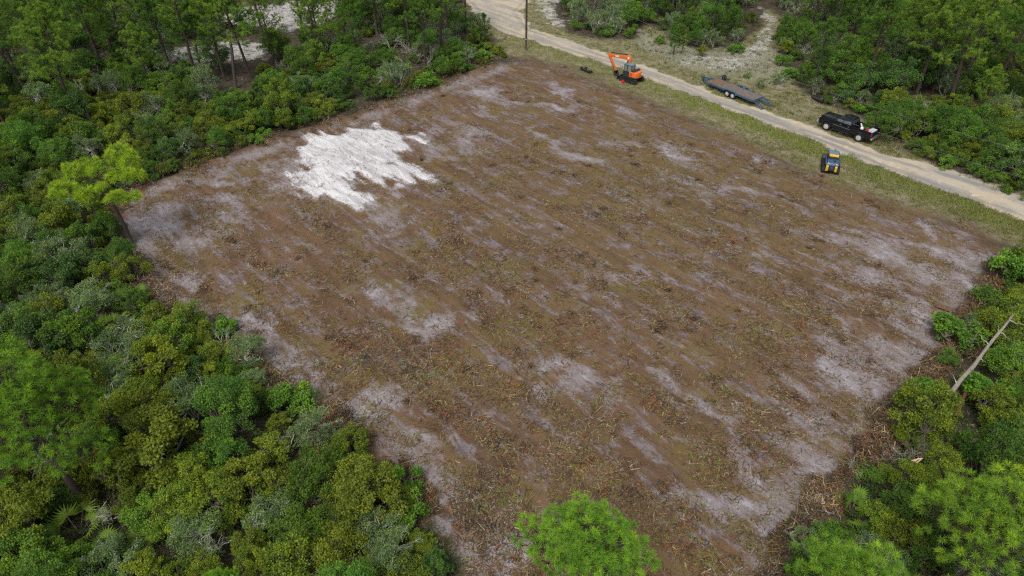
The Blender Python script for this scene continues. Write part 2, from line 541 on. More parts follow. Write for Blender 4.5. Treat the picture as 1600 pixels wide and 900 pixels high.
def link(name, data, parent=None, loc=None):
    o = bpy.data.objects.new(name, data)
    col.objects.link(o)
    if parent is not None:
        o.parent = parent
    if loc is not None:
        o.location = loc
    return o


def tag(o, label=None, cat=None, group=None, kind=None):
    if label: o["label"] = label
    if cat: o["category"] = cat
    if group: o["group"] = group
    if kind: o["kind"] = kind
    return o


def thing(name, label, cat, loc, rotz=0.0, scale=None, group=None):
    o = link(name, None, None, loc)
    o.empty_display_size = .3
    o.rotation_euler = (0, 0, rotz)
    if scale is not None:
        o.scale = scale if hasattr(scale, "__len__") else (scale,) * 3
    return tag(o, label, cat, group)


def norm(v):
    return v / np.maximum(np.linalg.norm(v, axis=-1, keepdims=True), 1e-9)


class Tubes:
    """collects tapered tubes; build() gives one mesh"""
    def __init__(self):
        self.v, self.f, self.n = [], [], 0

    def add(self, pts, rad, k=5, cap=True):
        pts = np.asarray(pts, float)
        rad = np.asarray(rad, float)
        n = len(pts)
        t = norm(np.gradient(pts, axis=0))
        ref = np.array([0, 0, 1.0]) if abs(t[0, 2]) < .9 else np.array([1.0, 0, 0])
        a = norm(np.cross(t, ref))
        b = np.cross(t, a)
        ang = np.arange(k) * 2 * math.pi / k
        ring = pts[:, None] + rad[:, None, None] * (a[:, None] * np.cos(ang)[None, :, None] + b[:, None] * np.sin(ang)[None, :, None])
        self.v.append(ring.reshape(-1, 3))
        i = np.arange(n - 1)[:, None] * k + np.arange(k)[None]
        j = np.arange(n - 1)[:, None] * k + (np.arange(k)[None] + 1) % k
        q = np.stack([i, j, j + k, i + k], -1).reshape(-1, 4) + self.n
        self.f.append(q)
        self.n += n * k
        if cap:
            for base in (self.n - n * k, self.n - k):
                idx = [base + x for x in range(k)]
                for x in range(1, k - 1, 2):
                    self.f.append(np.array([[idx[0], idx[x], idx[x + 1], idx[min(x + 2, k - 1)]]]) if x + 2 < k else
                                  np.array([[idx[0], idx[x], idx[x + 1], idx[x + 1]]]))
        return self

    def mesh(self, name, mat):
        f = np.concatenate(self.f)
        bad = f[:, 2] == f[:, 3]
        v = np.concatenate(self.v)
        if bad.any():      # keep quads only: a degenerate quad becomes a sliver with a doubled vertex
            extra = v[f[bad, 3]]
            f[bad, 3] = len(v) + np.arange(bad.sum())
            v = np.concatenate([v, extra])
        return np_mesh(name, v, f, mat, smooth=True)


def leaf_mesh(name, P, D, Nn, ln, wd, tint, mat):
    """diamond leaves: root P, direction D, facing Nn"""
    D = norm(D)
    S = norm(np.cross(D, Nn)) * (wd[:, None] if hasattr(wd, "__len__") else wd) * .5
    L_ = D * (ln[:, None] if hasattr(ln, "__len__") else ln)
    up = norm(np.cross(S, D)) * .08 * np.linalg.norm(L_, axis=1, keepdims=True)
    V = np.stack([P, P + L_ * .45 + S + up, P + L_, P + L_ * .45 - S + up], 1).reshape(-1, 3)
    F = np.arange(len(P) * 4).reshape(-1, 4)
    return np_mesh(name, V, F, mat, {"tint": tint})


def unit(rng, n):
    return norm(rng.normal(size=(n, 3)))


def wiggle(rng, a, b, n=5, amp=.12):
    a, b = np.asarray(a, float), np.asarray(b, float)
    t = np.linspace(0, 1, n)[:, None]
    p = a + (b - a) * t
    ln = np.linalg.norm(b - a)
    off = rng.normal(size=(n, 3)) * amp * ln * .5
    off[0] = off[-1] = 0
    return p + off


# ------------------------------------------------------------------ terrain: one height field split into its zones
def build_terrain():
    def axis(a, b, st):
        inner = np.arange(a, b + st * .5, st)
        out, s = [], st
        x = inner[-1]
        while x < 1800:
            s *= 1.35
            x += s
            out.append(x)
        lo, s = [], st
        x = inner[0]
        while x > -1800:
            s *= 1.35
            x -= s
            lo.append(x)
        return np.concatenate([np.array(lo[::-1]), inner, np.array(out)])
    xs, ys = axis(-96, 96, .3), axis(11, 134, .3)
    X, Y = np.meshgrid(xs, ys)
    x, y = X.ravel(), Y.ravel()
    m = masks(x, y)
    z = height(x, y, m)
    far = np.maximum(np.abs(x) - 110, np.maximum(y - 150, -y))
    z = np.where(far > 0, z * .3, z)
    GRID.update(x=xs, y=ys, z=z.reshape(X.shape))
    GRID.update({k: m[k].reshape(X.shape) for k in ('lot', 'road', 'white', 'verge', 'sl', 'so', 'scrape', 'strip')})
    nx, ny = len(xs), len(ys)
    i = (np.arange(ny - 1)[:, None] * nx + np.arange(nx - 1)[None]).ravel()
    F = np.stack([i, i + 1, i + nx + 1, i + nx], -1)
    fc = lambda a: a[F].mean(1)
    zone = np.where(fc(m['road']) > .5, 1, np.where(fc(m['white']) > .5, 3, np.where(fc(m['lot']) > .5, 2, np.where(fc(m['verge']) > .5, 4, 0))))
    V = np.stack([x, y, z], -1)
    for k, nm in enumerate(["ground", "road", "cleared_lot", "sand_patch", "roadside_verge"]):
        f = F[zone == k]
        u, inv = np.unique(f, return_inverse=True)
        me = np_mesh(nm, V[u], inv.reshape(-1, 4), M['terrain'], smooth=True)
        for an in ("lot", "road", "white", "verge", "sand", "lichen", "scrape", "strip", "sr", "olive"):
            a = me.attributes.new(an, 'FLOAT', 'POINT')
            a.data.foreach_set("value", np.clip(m[an][u], -20, 20).astype(np.float32))
        tag(link(nm, me), {"ground": "dark leaf-strewn forest floor under the thickets around the clearing",
                           "road": "pale sandy worn road running past the clearing",
                           "cleared_lot": "freshly cleared brown lot strewn with shredded brush",
                           "sand_patch": "bright white sand patch on the cleared lot",
                           "roadside_verge": "grassy verges along both sides of the sandy road"}[nm], kind="structure")


build_terrain()


# ------------------------------------------------------------------ plants: prototypes (meshes shared by all copies)
def oak_proto(seed, R=1.5, H=2.6, nclump=34, nleaf=7500, leaf=.095, lichen=False, low=.25, name="scrub_oak"):
    rng = np.random.default_rng(seed)
    # clump centres over an uneven dome
    lobes = rng.integers(2, 6)
    ph = rng.random() * 6.28
    C, CR = [], []
    for k in range(nclump):
        th = rng.random() * 2 * math.pi
        rr = math.sqrt(rng.random()) * R * (1 + .22 * math.sin(lobes * th + ph)) * .92
        top = math.sqrt(max(0, 1 - (rr / (R * 1.22)) ** 2))
        zz = H * (low + (1 - low) * top * rng.uniform(.48, 1.16)) - .15
        if rng.random() < .25:
            zz *= rng.uniform(.45, .8)
        C.append((rr * math.cos(th), rr * math.sin(th), max(zz, .2)))
        CR.append(rng.uniform(.13, .31) * R ** .7)
    C, CR = np.array(C), np.array(CR)
    wgt = CR ** 2
    idx = rng.choice(nclump, nleaf, p=wgt / wgt.sum())
    d = unit(rng, nleaf)
    d[:, 2] = np.where(rng.random(nleaf) < .55, np.abs(d[:, 2]), d[:, 2])
    rad = CR[idx] * (.35 + .72 * rng.random(nleaf) ** .6)
    P = C[idx] + d * rad[:, None] * np.array([1, 1, .72])
    P[:, 2] = np.maximum(P[:, 2], .05)
    D = norm(d * .7 + unit(rng, nleaf) * .8)
    Nn = norm(d * .6 + np.array([0, 0, .7]) + unit(rng, nleaf) * .7)
    ln = leaf * rng.uniform(.65, 1.35, nleaf)
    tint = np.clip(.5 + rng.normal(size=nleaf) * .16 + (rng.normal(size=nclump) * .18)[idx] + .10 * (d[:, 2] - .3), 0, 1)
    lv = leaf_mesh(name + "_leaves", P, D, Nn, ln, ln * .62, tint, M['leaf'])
    tb = Tubes()
    nst = 5
    base = rng.normal(size=(nst, 3)) * .16
    base[:, 2] = -.12
    mids = np.stack([base[:, 0] + rng.normal(size=nst) * R * .35, base[:, 1] + rng.normal(size=nst) * R * .35, H * rng.uniform(.35, .55, nst)], -1)
    for s in range(nst):
        tb.add(wiggle(rng, base[s], mids[s], 4, .12), np.linspace(.075, .045, 4), 5, False)
    for k in range(nclump):
        s = np.argmin(np.hypot(*(mids[:, :2] - C[k, :2]).T))
        tb.add(wiggle(rng, mids[s], C[k] + np.array([0, 0, CR[k] * .3]), 4, .16), np.linspace(.042, .010, 4), 4, False)
        if lichen:
            for q in range(rng.integers(0, 3)):
                tip = C[k] + norm(np.array([rng.normal(), rng.normal(), abs(rng.normal()) * .9 + .25])) * CR[k] * rng.uniform(1.0, 1.5)
                root = C[k] - norm(C[k] - mids[s]) * CR[k] * .8
                pts = wiggle(rng, root, tip, 5, .24)
                tb.add(pts, np.linspace(.030, .010, 5) * rng.uniform(.7, 1.25), 3, False)
                for q2 in range(2):
                    s0 = pts[2 + q2]
                    tb.add(wiggle(rng, s0, s0 + norm(unit(rng, 1)[0] + np.array([0, 0, .5])) * CR[k] * .7, 3, .2), [.017, .012, .008], 3, False)
    return tb.mesh(name + "_stems", M['lichen_twig' if lichen else 'bark_grey']), lv


def needles(rng, C, A, nper, length, width, spread=1.0):
    n = len(C) * nper
    idx = np.repeat(np.arange(len(C)), nper)
    d = norm(A[idx] * .75 + unit(rng, n) * spread)
    ln = length * rng.uniform(.7, 1.15, n)
    P = C[idx] + d * (ln * .12)[:, None] + unit(rng, n) * length * .10
    S = norm(np.cross(d, unit(rng, n))) * width * .5
    tip = P + d * ln[:, None] - np.array([0, 0, .12]) * (ln * rng.random(n))[:, None]
    V = np.stack([P - S, P + S, tip], 1).reshape(-1, 3)
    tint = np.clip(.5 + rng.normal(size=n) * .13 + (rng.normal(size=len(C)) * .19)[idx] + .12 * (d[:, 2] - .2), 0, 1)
    return V, np.arange(n * 3).reshape(-1, 3), tint


def pine_proto(seed, H=11.0, start=.38, R=2.3, nbr=34, twigs=9, nper=34, nl=.26, nw=.022, lean=0.0, r0=.16, shape="sand", elmax=62,
               dead=6, name="sand_pine", trunk_mat='bark'):
    rng = np.random.default_rng(seed)
    tb = Tubes()
    n = 9
    t = np.linspace(0, 1, n)
    bend = rng.normal(size=2) * .035 * H
    tr = np.stack([bend[0] * t * t + lean * t * H + rng.normal(size=n) * .03 * t * 2, bend[1] * t * t + rng.normal(size=n) * .03 * t * 2, t * H], -1)
    tr[0, 2] = -.2
    tb.add(tr, r0 * (1 - t) ** .75 + .025, 8)
    at = lambda s: np.array([np.interp(s, t, tr[:, i]) for i in range(3)])
    C, A = [], []
    az = rng.random() * 6.28
    for k in range(nbr):
        s = start + (1 - start) * ((k + rng.random()) / nbr) ** .85
        az += 2.4 + rng.normal() * .4
        q = (s - start) / (1 - start)
        if shape == "sand":
            L_ = R * (.35 + .9 * math.sin(math.pi * min(1, .18 + .82 * q) ** .9)) * rng.uniform(.65, 1.15) * (1 - .45 * q)
            el = math.radians(5 + 55 * q + rng.normal() * 10)
        else:     # rounded, open crown of heavy tufts
            L_ = R * (.55 + .55 * math.sin(math.pi * (.25 + .6 * q))) * rng.uniform(.7, 1.15)
            el = math.radians(-2 + elmax * q ** 1.4 + rng.normal() * 8)
        d = np.array([math.cos(az) * math.cos(el), math.sin(az) * math.cos(el), math.sin(el)])
        p0 = at(s * .985)
        pts = wiggle(rng, p0, p0 + d * L_, 5, .07)
        pts[:, 2] += np.linspace(0, 1, 5) ** 2 * .12 * L_
        rb = .018 + .028 * L_ / R
        tb.add(pts, np.linspace(rb, .010, 5), 4, False)
        for j in range(twigs):
            f = .30 + .70 * (j + rng.random()) / twigs if shape == "sand" else .42 + .58 * (j + rng.random()) / twigs
            pb = np.array([np.interp(f, np.linspace(0, 1, 5), pts[:, i]) for i in range(3)])
            side = unit(rng, 1)[0] * np.array([1, 1, .55])
            dd = norm(d * .6 + side * .9 + np.array([0, 0, .35]))
            tl = (.22 + .42 * (1 - f)) * L_ * rng.uniform(.5, 1.0) if j < twigs - 1 else .12
            pe = pb + dd * tl
            tb.add(np.stack([pb, (pb + pe) / 2 + rng.normal(size=3) * .03, pe]), [.014, .011, .008], 3, False)
            C.append(pe)
            A.append(norm(dd + np.array([0, 0, .5])))
            if tl > .45:
                C.append(pb + dd * tl * .55 + rng.normal(size=3) * .05)
                A.append(norm(dd + np.array([0, 0, .6])))
    C.append(at(1.0))
    A.append(np.array([0, 0, 1.0]))
    for k in range(dead):       # bare dead branches below the crown
        s = rng.uniform(start * .45, start * 1.15)
        a = rng.random() * 6.28
        p0 = at(s)
        tb.add(wiggle(rng, p0, p0 + np.array([math.cos(a), math.sin(a), rng.uniform(-.25, .25)]) * R * rng.uniform(.35, .8), 4, .2),
               [.03, .022, .015, .007], 4, False)
    V, F, tint = needles(rng, np.array(C), np.array(A), nper, nl, nw, 1.0)
    return tb.mesh(name + "_trunk", M[trunk_mat]), np_mesh(name + "_crown", V, F, M['needle'], {"tint": tint})


def lobed_pine(seed, H, lobes, tufts, nper, nl, nw, r0=.17, lean=(0, 0), dead=4, shell=.55, name="lobed_pine"):
    """pine whose crown is a few rounded masses of needle tufts; lobes: (x, y, z, radius, flatness)"""
    rng = np.random.default_rng(seed)
    tb = Tubes()
    t = np.linspace(0, 1, 8)
    tr = np.stack([lean[0] * t ** 1.3, lean[1] * t ** 1.3, t * H], -1) + rng.normal(size=(8, 3)) * np.array([.05, .05, 0]) * t[:, None]
    tr[0, 2] = -.2
    tb.add(tr, r0 * (1 - t) ** .6 + .03, 8)
    at = lambda z: np.array([np.interp(z, tr[:, 2], tr[:, i]) for i in range(3)])
    C, A = [], []
    vol = np.array([l[3] ** 2 for l in lobes])
    for (x, y, z, r, fl), n in zip(lobes, np.maximum(6, tufts * vol / vol.sum()).astype(int)):
        c = np.array([x, y, z]) + np.array([*at(z)[:2], 0])
        p0 = at(max(min(z - .35 * math.hypot(x, y), H * .97), H * .45))
        br = wiggle(rng, p0, c - np.array([0, 0, r * fl * .3]), 5, .08)
        tb.add(br, np.linspace(.075, .03, 5), 5, False)
        pts = []
        tries = 0
        gap = 1.15 * r / math.sqrt(n)
        while len(pts) < n and tries < n * 40:
            tries += 1
            d = unit(rng, 1)[0]
            if d[2] < -.45:
                continue
            p = d * r * rng.uniform(shell, 1.0) * np.array([1, 1, fl]) * (1 + .12 * math.sin(3 * math.atan2(d[1], d[0]) + x))
            if all(np.sum((p - q) ** 2) > gap * gap for q, _ in pts):
                pts.append((p, d))
        for p, d in pts:
            tb.add(wiggle(rng, br[rng.integers(2, 5)], c + p, 3, .1), [.022, .015, .009], 3, False)
            C.append(c + p)
            A.append(norm(d * np.array([1, 1, .8]) + np.array([0, 0, .55])))
    for k in range(dead):
        z = H * rng.uniform(.3, .65)
        a_ = rng.random() * 6.28
        p0 = at(z)
        tb.add(wiggle(rng, p0, p0 + np.array([math.cos(a_), math.sin(a_), rng.uniform(-.2, .2)]) * rng.uniform(.7, 1.8), 4, .2), [.03, .022, .015, .007], 4, False)
    V, F, tint = needles(rng, np.array(C), np.array(A), nper, nl, nw, .95)
    return tb.mesh(name + "_trunk", M['bark']), np_mesh(name + "_crown", V, F, M['needle'], {"tint": tint})


def dome_lobes(seed, R, z0, z1, n):
    """lobes filling a rounded dome between heights z0 and z1"""
    rng = np.random.default_rng(seed)
    out = [(0, 0, z1 - R * .32, R * .55, .8)]
    for k in range(n):
        a = k * 2.4 + rng.normal() * .25
        q = (k + .5) / n
        rr = R * .72 * math.sqrt(q) * rng.uniform(.9, 1.08)
        zz = z0 + (z1 - z0) * (.78 - .70 * q ** 1.3) + rng.normal() * .15
        out.append((rr * math.cos(a), rr * math.sin(a), zz, R * rng.uniform(.30, .42), .72))
    return out


def palmetto_proto(seed, fans=13):
    rng = np.random.default_rng(seed)
    P, D, Nn, ln, wd, ti = [], [], [], [], [], []
    tb = Tubes()
    for k in range(fans):
        az = k * 2.4 + rng.normal() * .3
        el = rng.uniform(.35, 1.25)
        d = np.array([math.cos(az) * math.cos(el), math.sin(az) * math.cos(el), math.sin(el)])
        L_ = rng.uniform(.55, 1.0)
        hub = d * L_
        tb.add(np.stack([[0, 0, 0], hub * .55 + [0, 0, .05], hub]), [.022, .016, .012], 3, False)
        side = norm(np.cross(d, [0, 0, 1.0]))
        nrm = norm(np.cross(side, d))
        age = rng.normal() * .12
        for b in range(15):
            a = (b / 14 - .5) * 3.7
            dd = norm(d * math.cos(a) + side * math.sin(a) - nrm * .10)
            P.append(hub); D.append(dd - np.array([0, 0, .12])); Nn.append(nrm + rng.normal(size=3) * .12)
            ln.append(rng.uniform(.42, .58)); wd.append(.07); ti.append(.55 + age + rng.normal() * .07)
    lv = leaf_mesh("palmetto_fans", np.array(P), np.array(D), np.array(Nn), np.array(ln), np.array(wd), np.clip(ti, 0, 1), M['leaf'])
    return tb.mesh("palmetto_stalks", M['bark_grey']), lv


def snag_proto(seed, H=3.2, spread=1.6, n=9):
    """leafless grey twiggy bush or small dead tree"""
    rng = np.random.default_rng(seed)
    tb = Tubes()

    def grow(p, d, L_, r, depth):
        e = p + d * L_
        pts = wiggle(rng, p, e, 4, .18)
        tb.add(pts, np.linspace(r, r * .55, 4), 4 if depth > 1 else 3, False)
        if depth:
            for _ in range(3):
                q = pts[rng.integers(1, 4)]
                grow(q, norm(d * .8 + unit(rng, 1)[0] * .85 + np.array([0, 0, .15])), L_ * rng.uniform(.5, .78), r * .55, depth - 1)
    for k in range(n // 3):
        a = rng.random() * 6.28
        grow(np.array([0, 0, -.1]), norm(np.array([math.cos(a) * .45, math.sin(a) * .45, 1])), H * rng.uniform(.36, .5), .055, 3)
    return tb.mesh("bare_twigs", M['lichen_twig'])


OAK = [oak_proto(100 + i, R=1.35 + .12 * (i % 4), H=2.3 + .35 * (i % 4), nclump=[30, 46, 62, 38, 54, 72][i % 6], nleaf=7000 + 600 * (i % 4), leaf=.085 + .013 * (i % 4)) for i in range(12)]
OAK_BIG = [oak_proto(140 + i, R=2.0, H=3.8, nclump=110, nleaf=17000, leaf=.10) for i in range(4)]
LICHEN_OAK = [oak_proto(160 + i, R=1.6, H=2.9, nclump=44, nleaf=7500, leaf=.08, lichen=True) for i in range(5)]
BUSH = [oak_proto(180 + i, R=1.0, H=1.25, nclump=30, nleaf=4200, leaf=.10, low=.12, name="leafy_bush") for i in range(5)]
PALM = [palmetto_proto(200 + i) for i in range(4)]
SNAG = [snag_proto(220 + i) for i in range(4)]
PINE = [pine_proto(240 + i, H=12 + 1.3 * (i % 3), start=.42 + .06 * (i % 3), R=3.0, nbr=34, twigs=11, nper=42, nl=.30, nw=.028, r0=.19) for i in range(6)]
FULL_PINE = [pine_proto(280 + i, H=11.5 + 1.2 * i, start=.30, R=3.3, nbr=46, twigs=11, nper=40, nl=.31, nw=.030, r0=.19, dead=3) for i in range(3)]
YOUNG = [pine_proto(260 + i, H=4.6, start=.18, R=1.15, nbr=24, twigs=7, nper=30, r0=.07, dead=2) for i in range(3)]

NEAR_MARKS = []     # (x, y, phrase) used to say where a plant stands


def plant(name, cat, protos, k, loc, scale, colour, label, group, parts=("stems", "foliage"), rot=None):
    pr = protos[k % len(protos)]
    o = thing(name, label, cat, loc, R0.random() * 6.283 if rot is None else rot, scale, group)
    a = link(parts[0], pr[0], o)
    b = link(parts[1], pr[1], o)
    b.color = (*colour, 1)
    return o


# ------------------------------------------------------------------ single trees that stand out
def pine_at(protos, u, v, label, colour, scale=1.0, h_ref=0.0, rot=None, name="sand_pine", lean=(0, 0), k=None, group=None, cat="pine"):
    p = G(u, v, h_ref)
    x, y = p[0], p[1]
    o = plant(name, cat, protos, R0.randrange(99) if k is None else k, (x, y, Z(x, y) - .05), scale, colour, label, group, ("trunk", "crown"), rot)
    o.rotation_euler[0], o.rotation_euler[1] = lean
    TALL.append((x, y))
    return o


TALL = []
PINE_GREEN = (.108, .218, .034)
PINE_LIGHT = (.192, .310, .042)
# open-crowned pines built one by one
LONE_LOBES = [(-2.5, .9, 6.7, 1.0, .55), (-1.3, 1.2, 7.0, .8, .55), (-2.6, -1.3, 5.9, 1.05, .5), (-1.0, -1.5, 5.8, .85, .5), (-3.3, -.5, 6.0, .7, .5), (-.4, .3, 6.9, .6, .6),
              (1.3, .2, 6.6, .9, .55), (2.5, .1, 6.7, .95, .5), (1.0, 2.0, 7.6, 1.05, .6), (2.0, 1.2, 7.3, .8, .6), (1.7, -1.7, 5.6, .85, .45), (2.7, -1.3, 5.4, .6, .5), (.3, -1.0, 6.1, .55, .5)]
lone = lobed_pine(301, 7.0, LONE_LOBES, 300, 95, .40, .028, .17, (-.35, .1), 2, name="lone_pine")
pine_at([lone], 207, 382, "lone yellow-green pine with bare dark trunk on the clearing's left corner", (.300, .430, .036), rot=0.0, name="lone_pine")
fore = lobed_pine(302, 8.6, dome_lobes(1, 2.9, 5.4, 9.0, 15), 420, 110, .27, .018, .15, (0, 0), 3, name="young_pine")
pine_at([fore], 912, 888, "round bright green pine crown at the photo's bottom edge before the cleared lot", (.215, .400, .042), 1.08, h_ref=6.4, name="tufted_pine")
fore2 = lobed_pine(303, 9.2, dome_lobes(2, 3.5, 4.2, 9.4, 20), 520, 100, .30, .020, .17, (.2, 0), 7, name="broad_pine")
pine_at([fore2], 1550, 850, "broad light green pine in the right corner beside the torn red trunk", (.230, .380, .042), 1.0, h_ref=5.6, name="tufted_pine")
pine_at([fore2], 1335, 962, "low bright green pine at the bottom edge left of the broad pine", (.215, .385, .040), .95, h_ref=5.5, rot=2.2, name="tufted_pine")
fore3 = lobed_pine(304, 11.6, dome_lobes(3, 3.6, 5.0, 12.0, 24), 620, 90, .32, .021, .2, (0, 0), 10, name="tall_pine")
pine_at([fore3], 45, 655, "big green pine at the left edge of the photo above the thicket", (.185, .345, .034), .98, h_ref=7.5, name="tufted_pine")
pine_at([fore], 335, 925, "small bright yellow-green pine tip at the bottom edge amid the thicket", (.215, .420, .038), .5, h_ref=3.6, rot=1.0, name="tufted_pine")
pine_at([fore], 410, 940, "second bright pine tip at the bottom edge amid the thicket", (.200, .400, .038), .42, h_ref=3.0, rot=2.6, name="tufted_pine")

FAR_PINES = [  # trunk foot, scale, tint, lean about y, words that single it out
    (4, 70, 1.0, 0, -.03, "reddish-trunked pine at the left edge of the photo"),
    (78, 122, .9, 0, -.10, "pine with leaning bare trunk near the far left edge"),
    (60, 170, .85, 0, -.14, "thin leaning pine above the grey thicket at far left"),
    (168, 128, 1.1, 0, -.02, "thick dark-trunked pine in the far left woods"),
    (247, 106, .95, 1, 0, "light green pine standing left of the white sand opening"),
    (310, 132, 1.0, 1, 0, "yellow-green pine before the white sand opening"),
    (368, 138, 1.05, 1, -.22, "strongly leaning thin pine before the white sand opening"),
    (392, 122, .95, 0, -.08, "dark slim pine at the right end of the sand opening"),
    (412, 62, 1.0, 1, 0, "airy green pine between the two sand openings"),
    (478, 68, 1.15, 0, -.03, "large dark-limbed pine right of the sand openings"),
    (538, 62, 1.0, 0, 0, "straight pine in the middle of the far treeline"),
    (618, 55, 1.05, 0, 0, "dark straight pine rising above the bare grey branches"),
    (666, 112, .95, 0, 0, "pine nearest the far corner of the clearing"),
    (700, 62, 1.0, 1, 0, "light green pine beside the road junction"),
    (728, 48, .8, 1, 0, "small pine at the road junction's edge"),
    (640, 20, 1.0, 1, .02, "back pine behind the bare grey branches"),
    (575, 12, 1.0, 0, 0, "back pine in the middle of the far treeline"),
    (205, 60, 1.05, 1, 0, "rounded yellow-green pine in the far left woods"),
    (110, 60, 1.0, 0, 0, "dense back pine in the far left woods"),
    (40, 40, 1.05, 1, 0, "pale back pine near the top left corner"),
    (130, 10, 1.0, 0, 0, "top-row pine above the far left woods"),
    (250, 30, 1.0, 1, 0, "top-row pine left of the upper sand opening"),
    (1354, 142, .95, 0, .10, "pine with dark leaning trunk behind the black pickup"),
    (1270, 136, .6, 0, .05, "short dark pine beside the sandy trail mouth"),
    (1480, 172, 1.2, 1, .10, "tallest thick-trunked pine in the woods beyond the road"),
    (1537, 172, 1.1, 0, .16, "red-barked leaning pine at the right edge beyond the road"),
    (1458, 142, .8, 0, .10, "thin leaning pine behind the tallest roadside pine"),
    (1590, 130, 1.1, 1, .04, "light crowned pine at the right edge of the photo"),
    (1300, 60, 1.0, 1, .02, "rounded pine above the sandy trail"),
    (1380, 60, 1.05, 0, .03, "back pine above the leaning dark trunk"),
    (1440, 70, 1.05, 1, .02, "bright back pine left of the tallest pine"),
    (1520, 60, 1.1, 1, .02, "bright back pine right of the tallest pine"),
    (1250, 20, 1.0, 0, 0, "top-row pine right of the sandy trail"),
    (1330, 10, 1.0, 1, 0, "top-row pine beyond the trail woods"),
    (1465, 12, 1.0, 0, 0, "top-row pine in the right woods"),
    (1570, 20, 1.0, 0, 0, "top-row pine near the top right corner"),
    (1515, 205, .62, 1, .03, "low bright pine overhanging the verge below the tallest pine"),
    (1110, 62, .75, 0, 0, "pine in the oak island beside the trailer's trail"),
    (1080, 20, .9, 0, 0, "back pine in the oak island beyond the road"),
    (1160, 40, .7, 1, 0, "pine at the bend of the sandy trail"),
    (930, 25, .7, 1, 0, "pine inside the oak clump above the excavator"),
    (290, 5, 1.0, 0, 0, "top-row pine behind the upper sand opening"),
    (30, 300, .55, 1, 0, "short pine in the left thicket above the lone pine"),
    (20, 215, .8, 1, -.05, "bright pine at the left edge above the thicket")]
for i, (u, v, s, tn, ln_, lab) in enumerate(FAR_PINES):
    c = PINE_LIGHT if tn else PINE_GREEN
    pine_at(PINE, u, v, lab, c, s, k=i, lean=(0, ln_))
for i, (u, v, s, lab) in enumerate([(758, 66, .9, "young dark green pine at the far corner beside the road"), (740, 75, .8, "second young pine at the far corner beside the road"),
                                    (1052, 86, .8, "small thin pine on the lichen ground beside the trailer"), (1065, 84, .6, "tiny pine right of the thin pine on the lichen ground"),
                                    (690, 118, .8, "young pine at the clearing's far left edge"), (280, 205, .8, "young pine in the left thicket near the sand patch"),
                                    (560, 150, .8, "young pine at the middle of the far clearing edge"), (455, 165, .9, "young pine above the white sand patch"),
                                    (350, 190, .8, "young pine behind the left end of the sand patch")]):
    pine_at(YOUNG, u, v, lab, PINE_LIGHT if i % 2 else PINE_GREEN, s, k=i, name="young_pine")

_r = np.random.default_rng(404)
EXTRA = [(268, 112), (352, 128), (432, 100), (500, 78), (252, 66), (160, 108), (82, 66), (22, 84), (546, 98), (318, 128), (210, 120), (660, 60), (-20, 20), (60, 8), (95, 95), (130, 60), (185, 25), (15, 110), (110, 130), (180, 90), (45, 150), (590, 60),
         (640, 75), (690, 85), (600, 20), (660, 10), (500, 100), (560, 110), (240, 150), (120, 190), (-25, 190), (-20, 330),
         (1265, 60), (1320, 95), (1400, 30), (1420, 120), (1490, 30), (1540, 110), (1600, 60), (1620, 190), (1350, 30), (1560, 70), (1440, 10), (1240, 5),
         (1130, 20), (1600, 5), (1510, 100), (1390, 95), (1010, 5), (960, 12), (1285, 25), (1310, 45), (1365, 110), (1415, 65), (1470, 95), (1500, 140), (1560, 150), (1590, 95), (1430, 150), (1620, 120)]

# ------------------------------------------------------------------ thickets of oak, palmetto and bushes
MARKS = [((95, 245), "by the small sandy gap"), ((207, 385), "beside the lone pine"), ((330, 80), "around the white sand openings"),
         ((620, 60), "below the bare grey branches"), ((700, 110), "at the clearing's far corner"), ((560, 170), "along the clearing's far edge"),
         ((430, 200), "behind the white sand patch"), ((300, 250), "along the clearing's left edge"), ((120, 150), "in the far left woods"),
         ((60, 400), "in the thicket left of the lone pine"), ((100, 500), "above the big left pine"), ((230, 560), "amid the pale lichened oaks"),
         ((60, 720), "around the big left pine"), ((330, 640), "in the middle of the near thicket"), ((440, 660), "beside the fallen dark log"),
         ((500, 720), "beside the short red log"), ((620, 780), "along the clearing's near left edge"), ((130, 830), "near the palmettos at bottom left"),
         ((330, 860), "at the bottom edge of the near thicket"), ((520, 860), "at the bottom of the near left edge"),
         ((920, 40), "in the oak clump above the excavator"), ((1100, 45), "in the oak island beside the sandy trail"),
         ((1240, 70), "right of the sandy trail"), ((1330, 120), "behind the black pickup"), ((1400, 190), "beside the pickup's tailgate"),
         ((1480, 240), "along the verge beyond the road"), ((1570, 260), "at the right end of the roadside thicket"),
         ((1450, 110), "under the tallest roadside pine"), ((1570, 120), "under the red-barked pine"), ((1590, 430), "at the clearing's right corner"),
         ((1540, 560), "behind the leaning dead trunk"), ((1500, 620), "beside the red log"), ((1400, 720), "around the torn red trunk"),
         ((1520, 720), "behind the broad right pine"), ((1300, 810), "along the clearing's near right edge")]
MK = np.array([G(*p)[:2] for p, _ in MARKS])


def where(x, y):
    return MARKS[int(np.argmin(np.hypot(MK[:, 0] - x, MK[:, 1] - y)))][1]


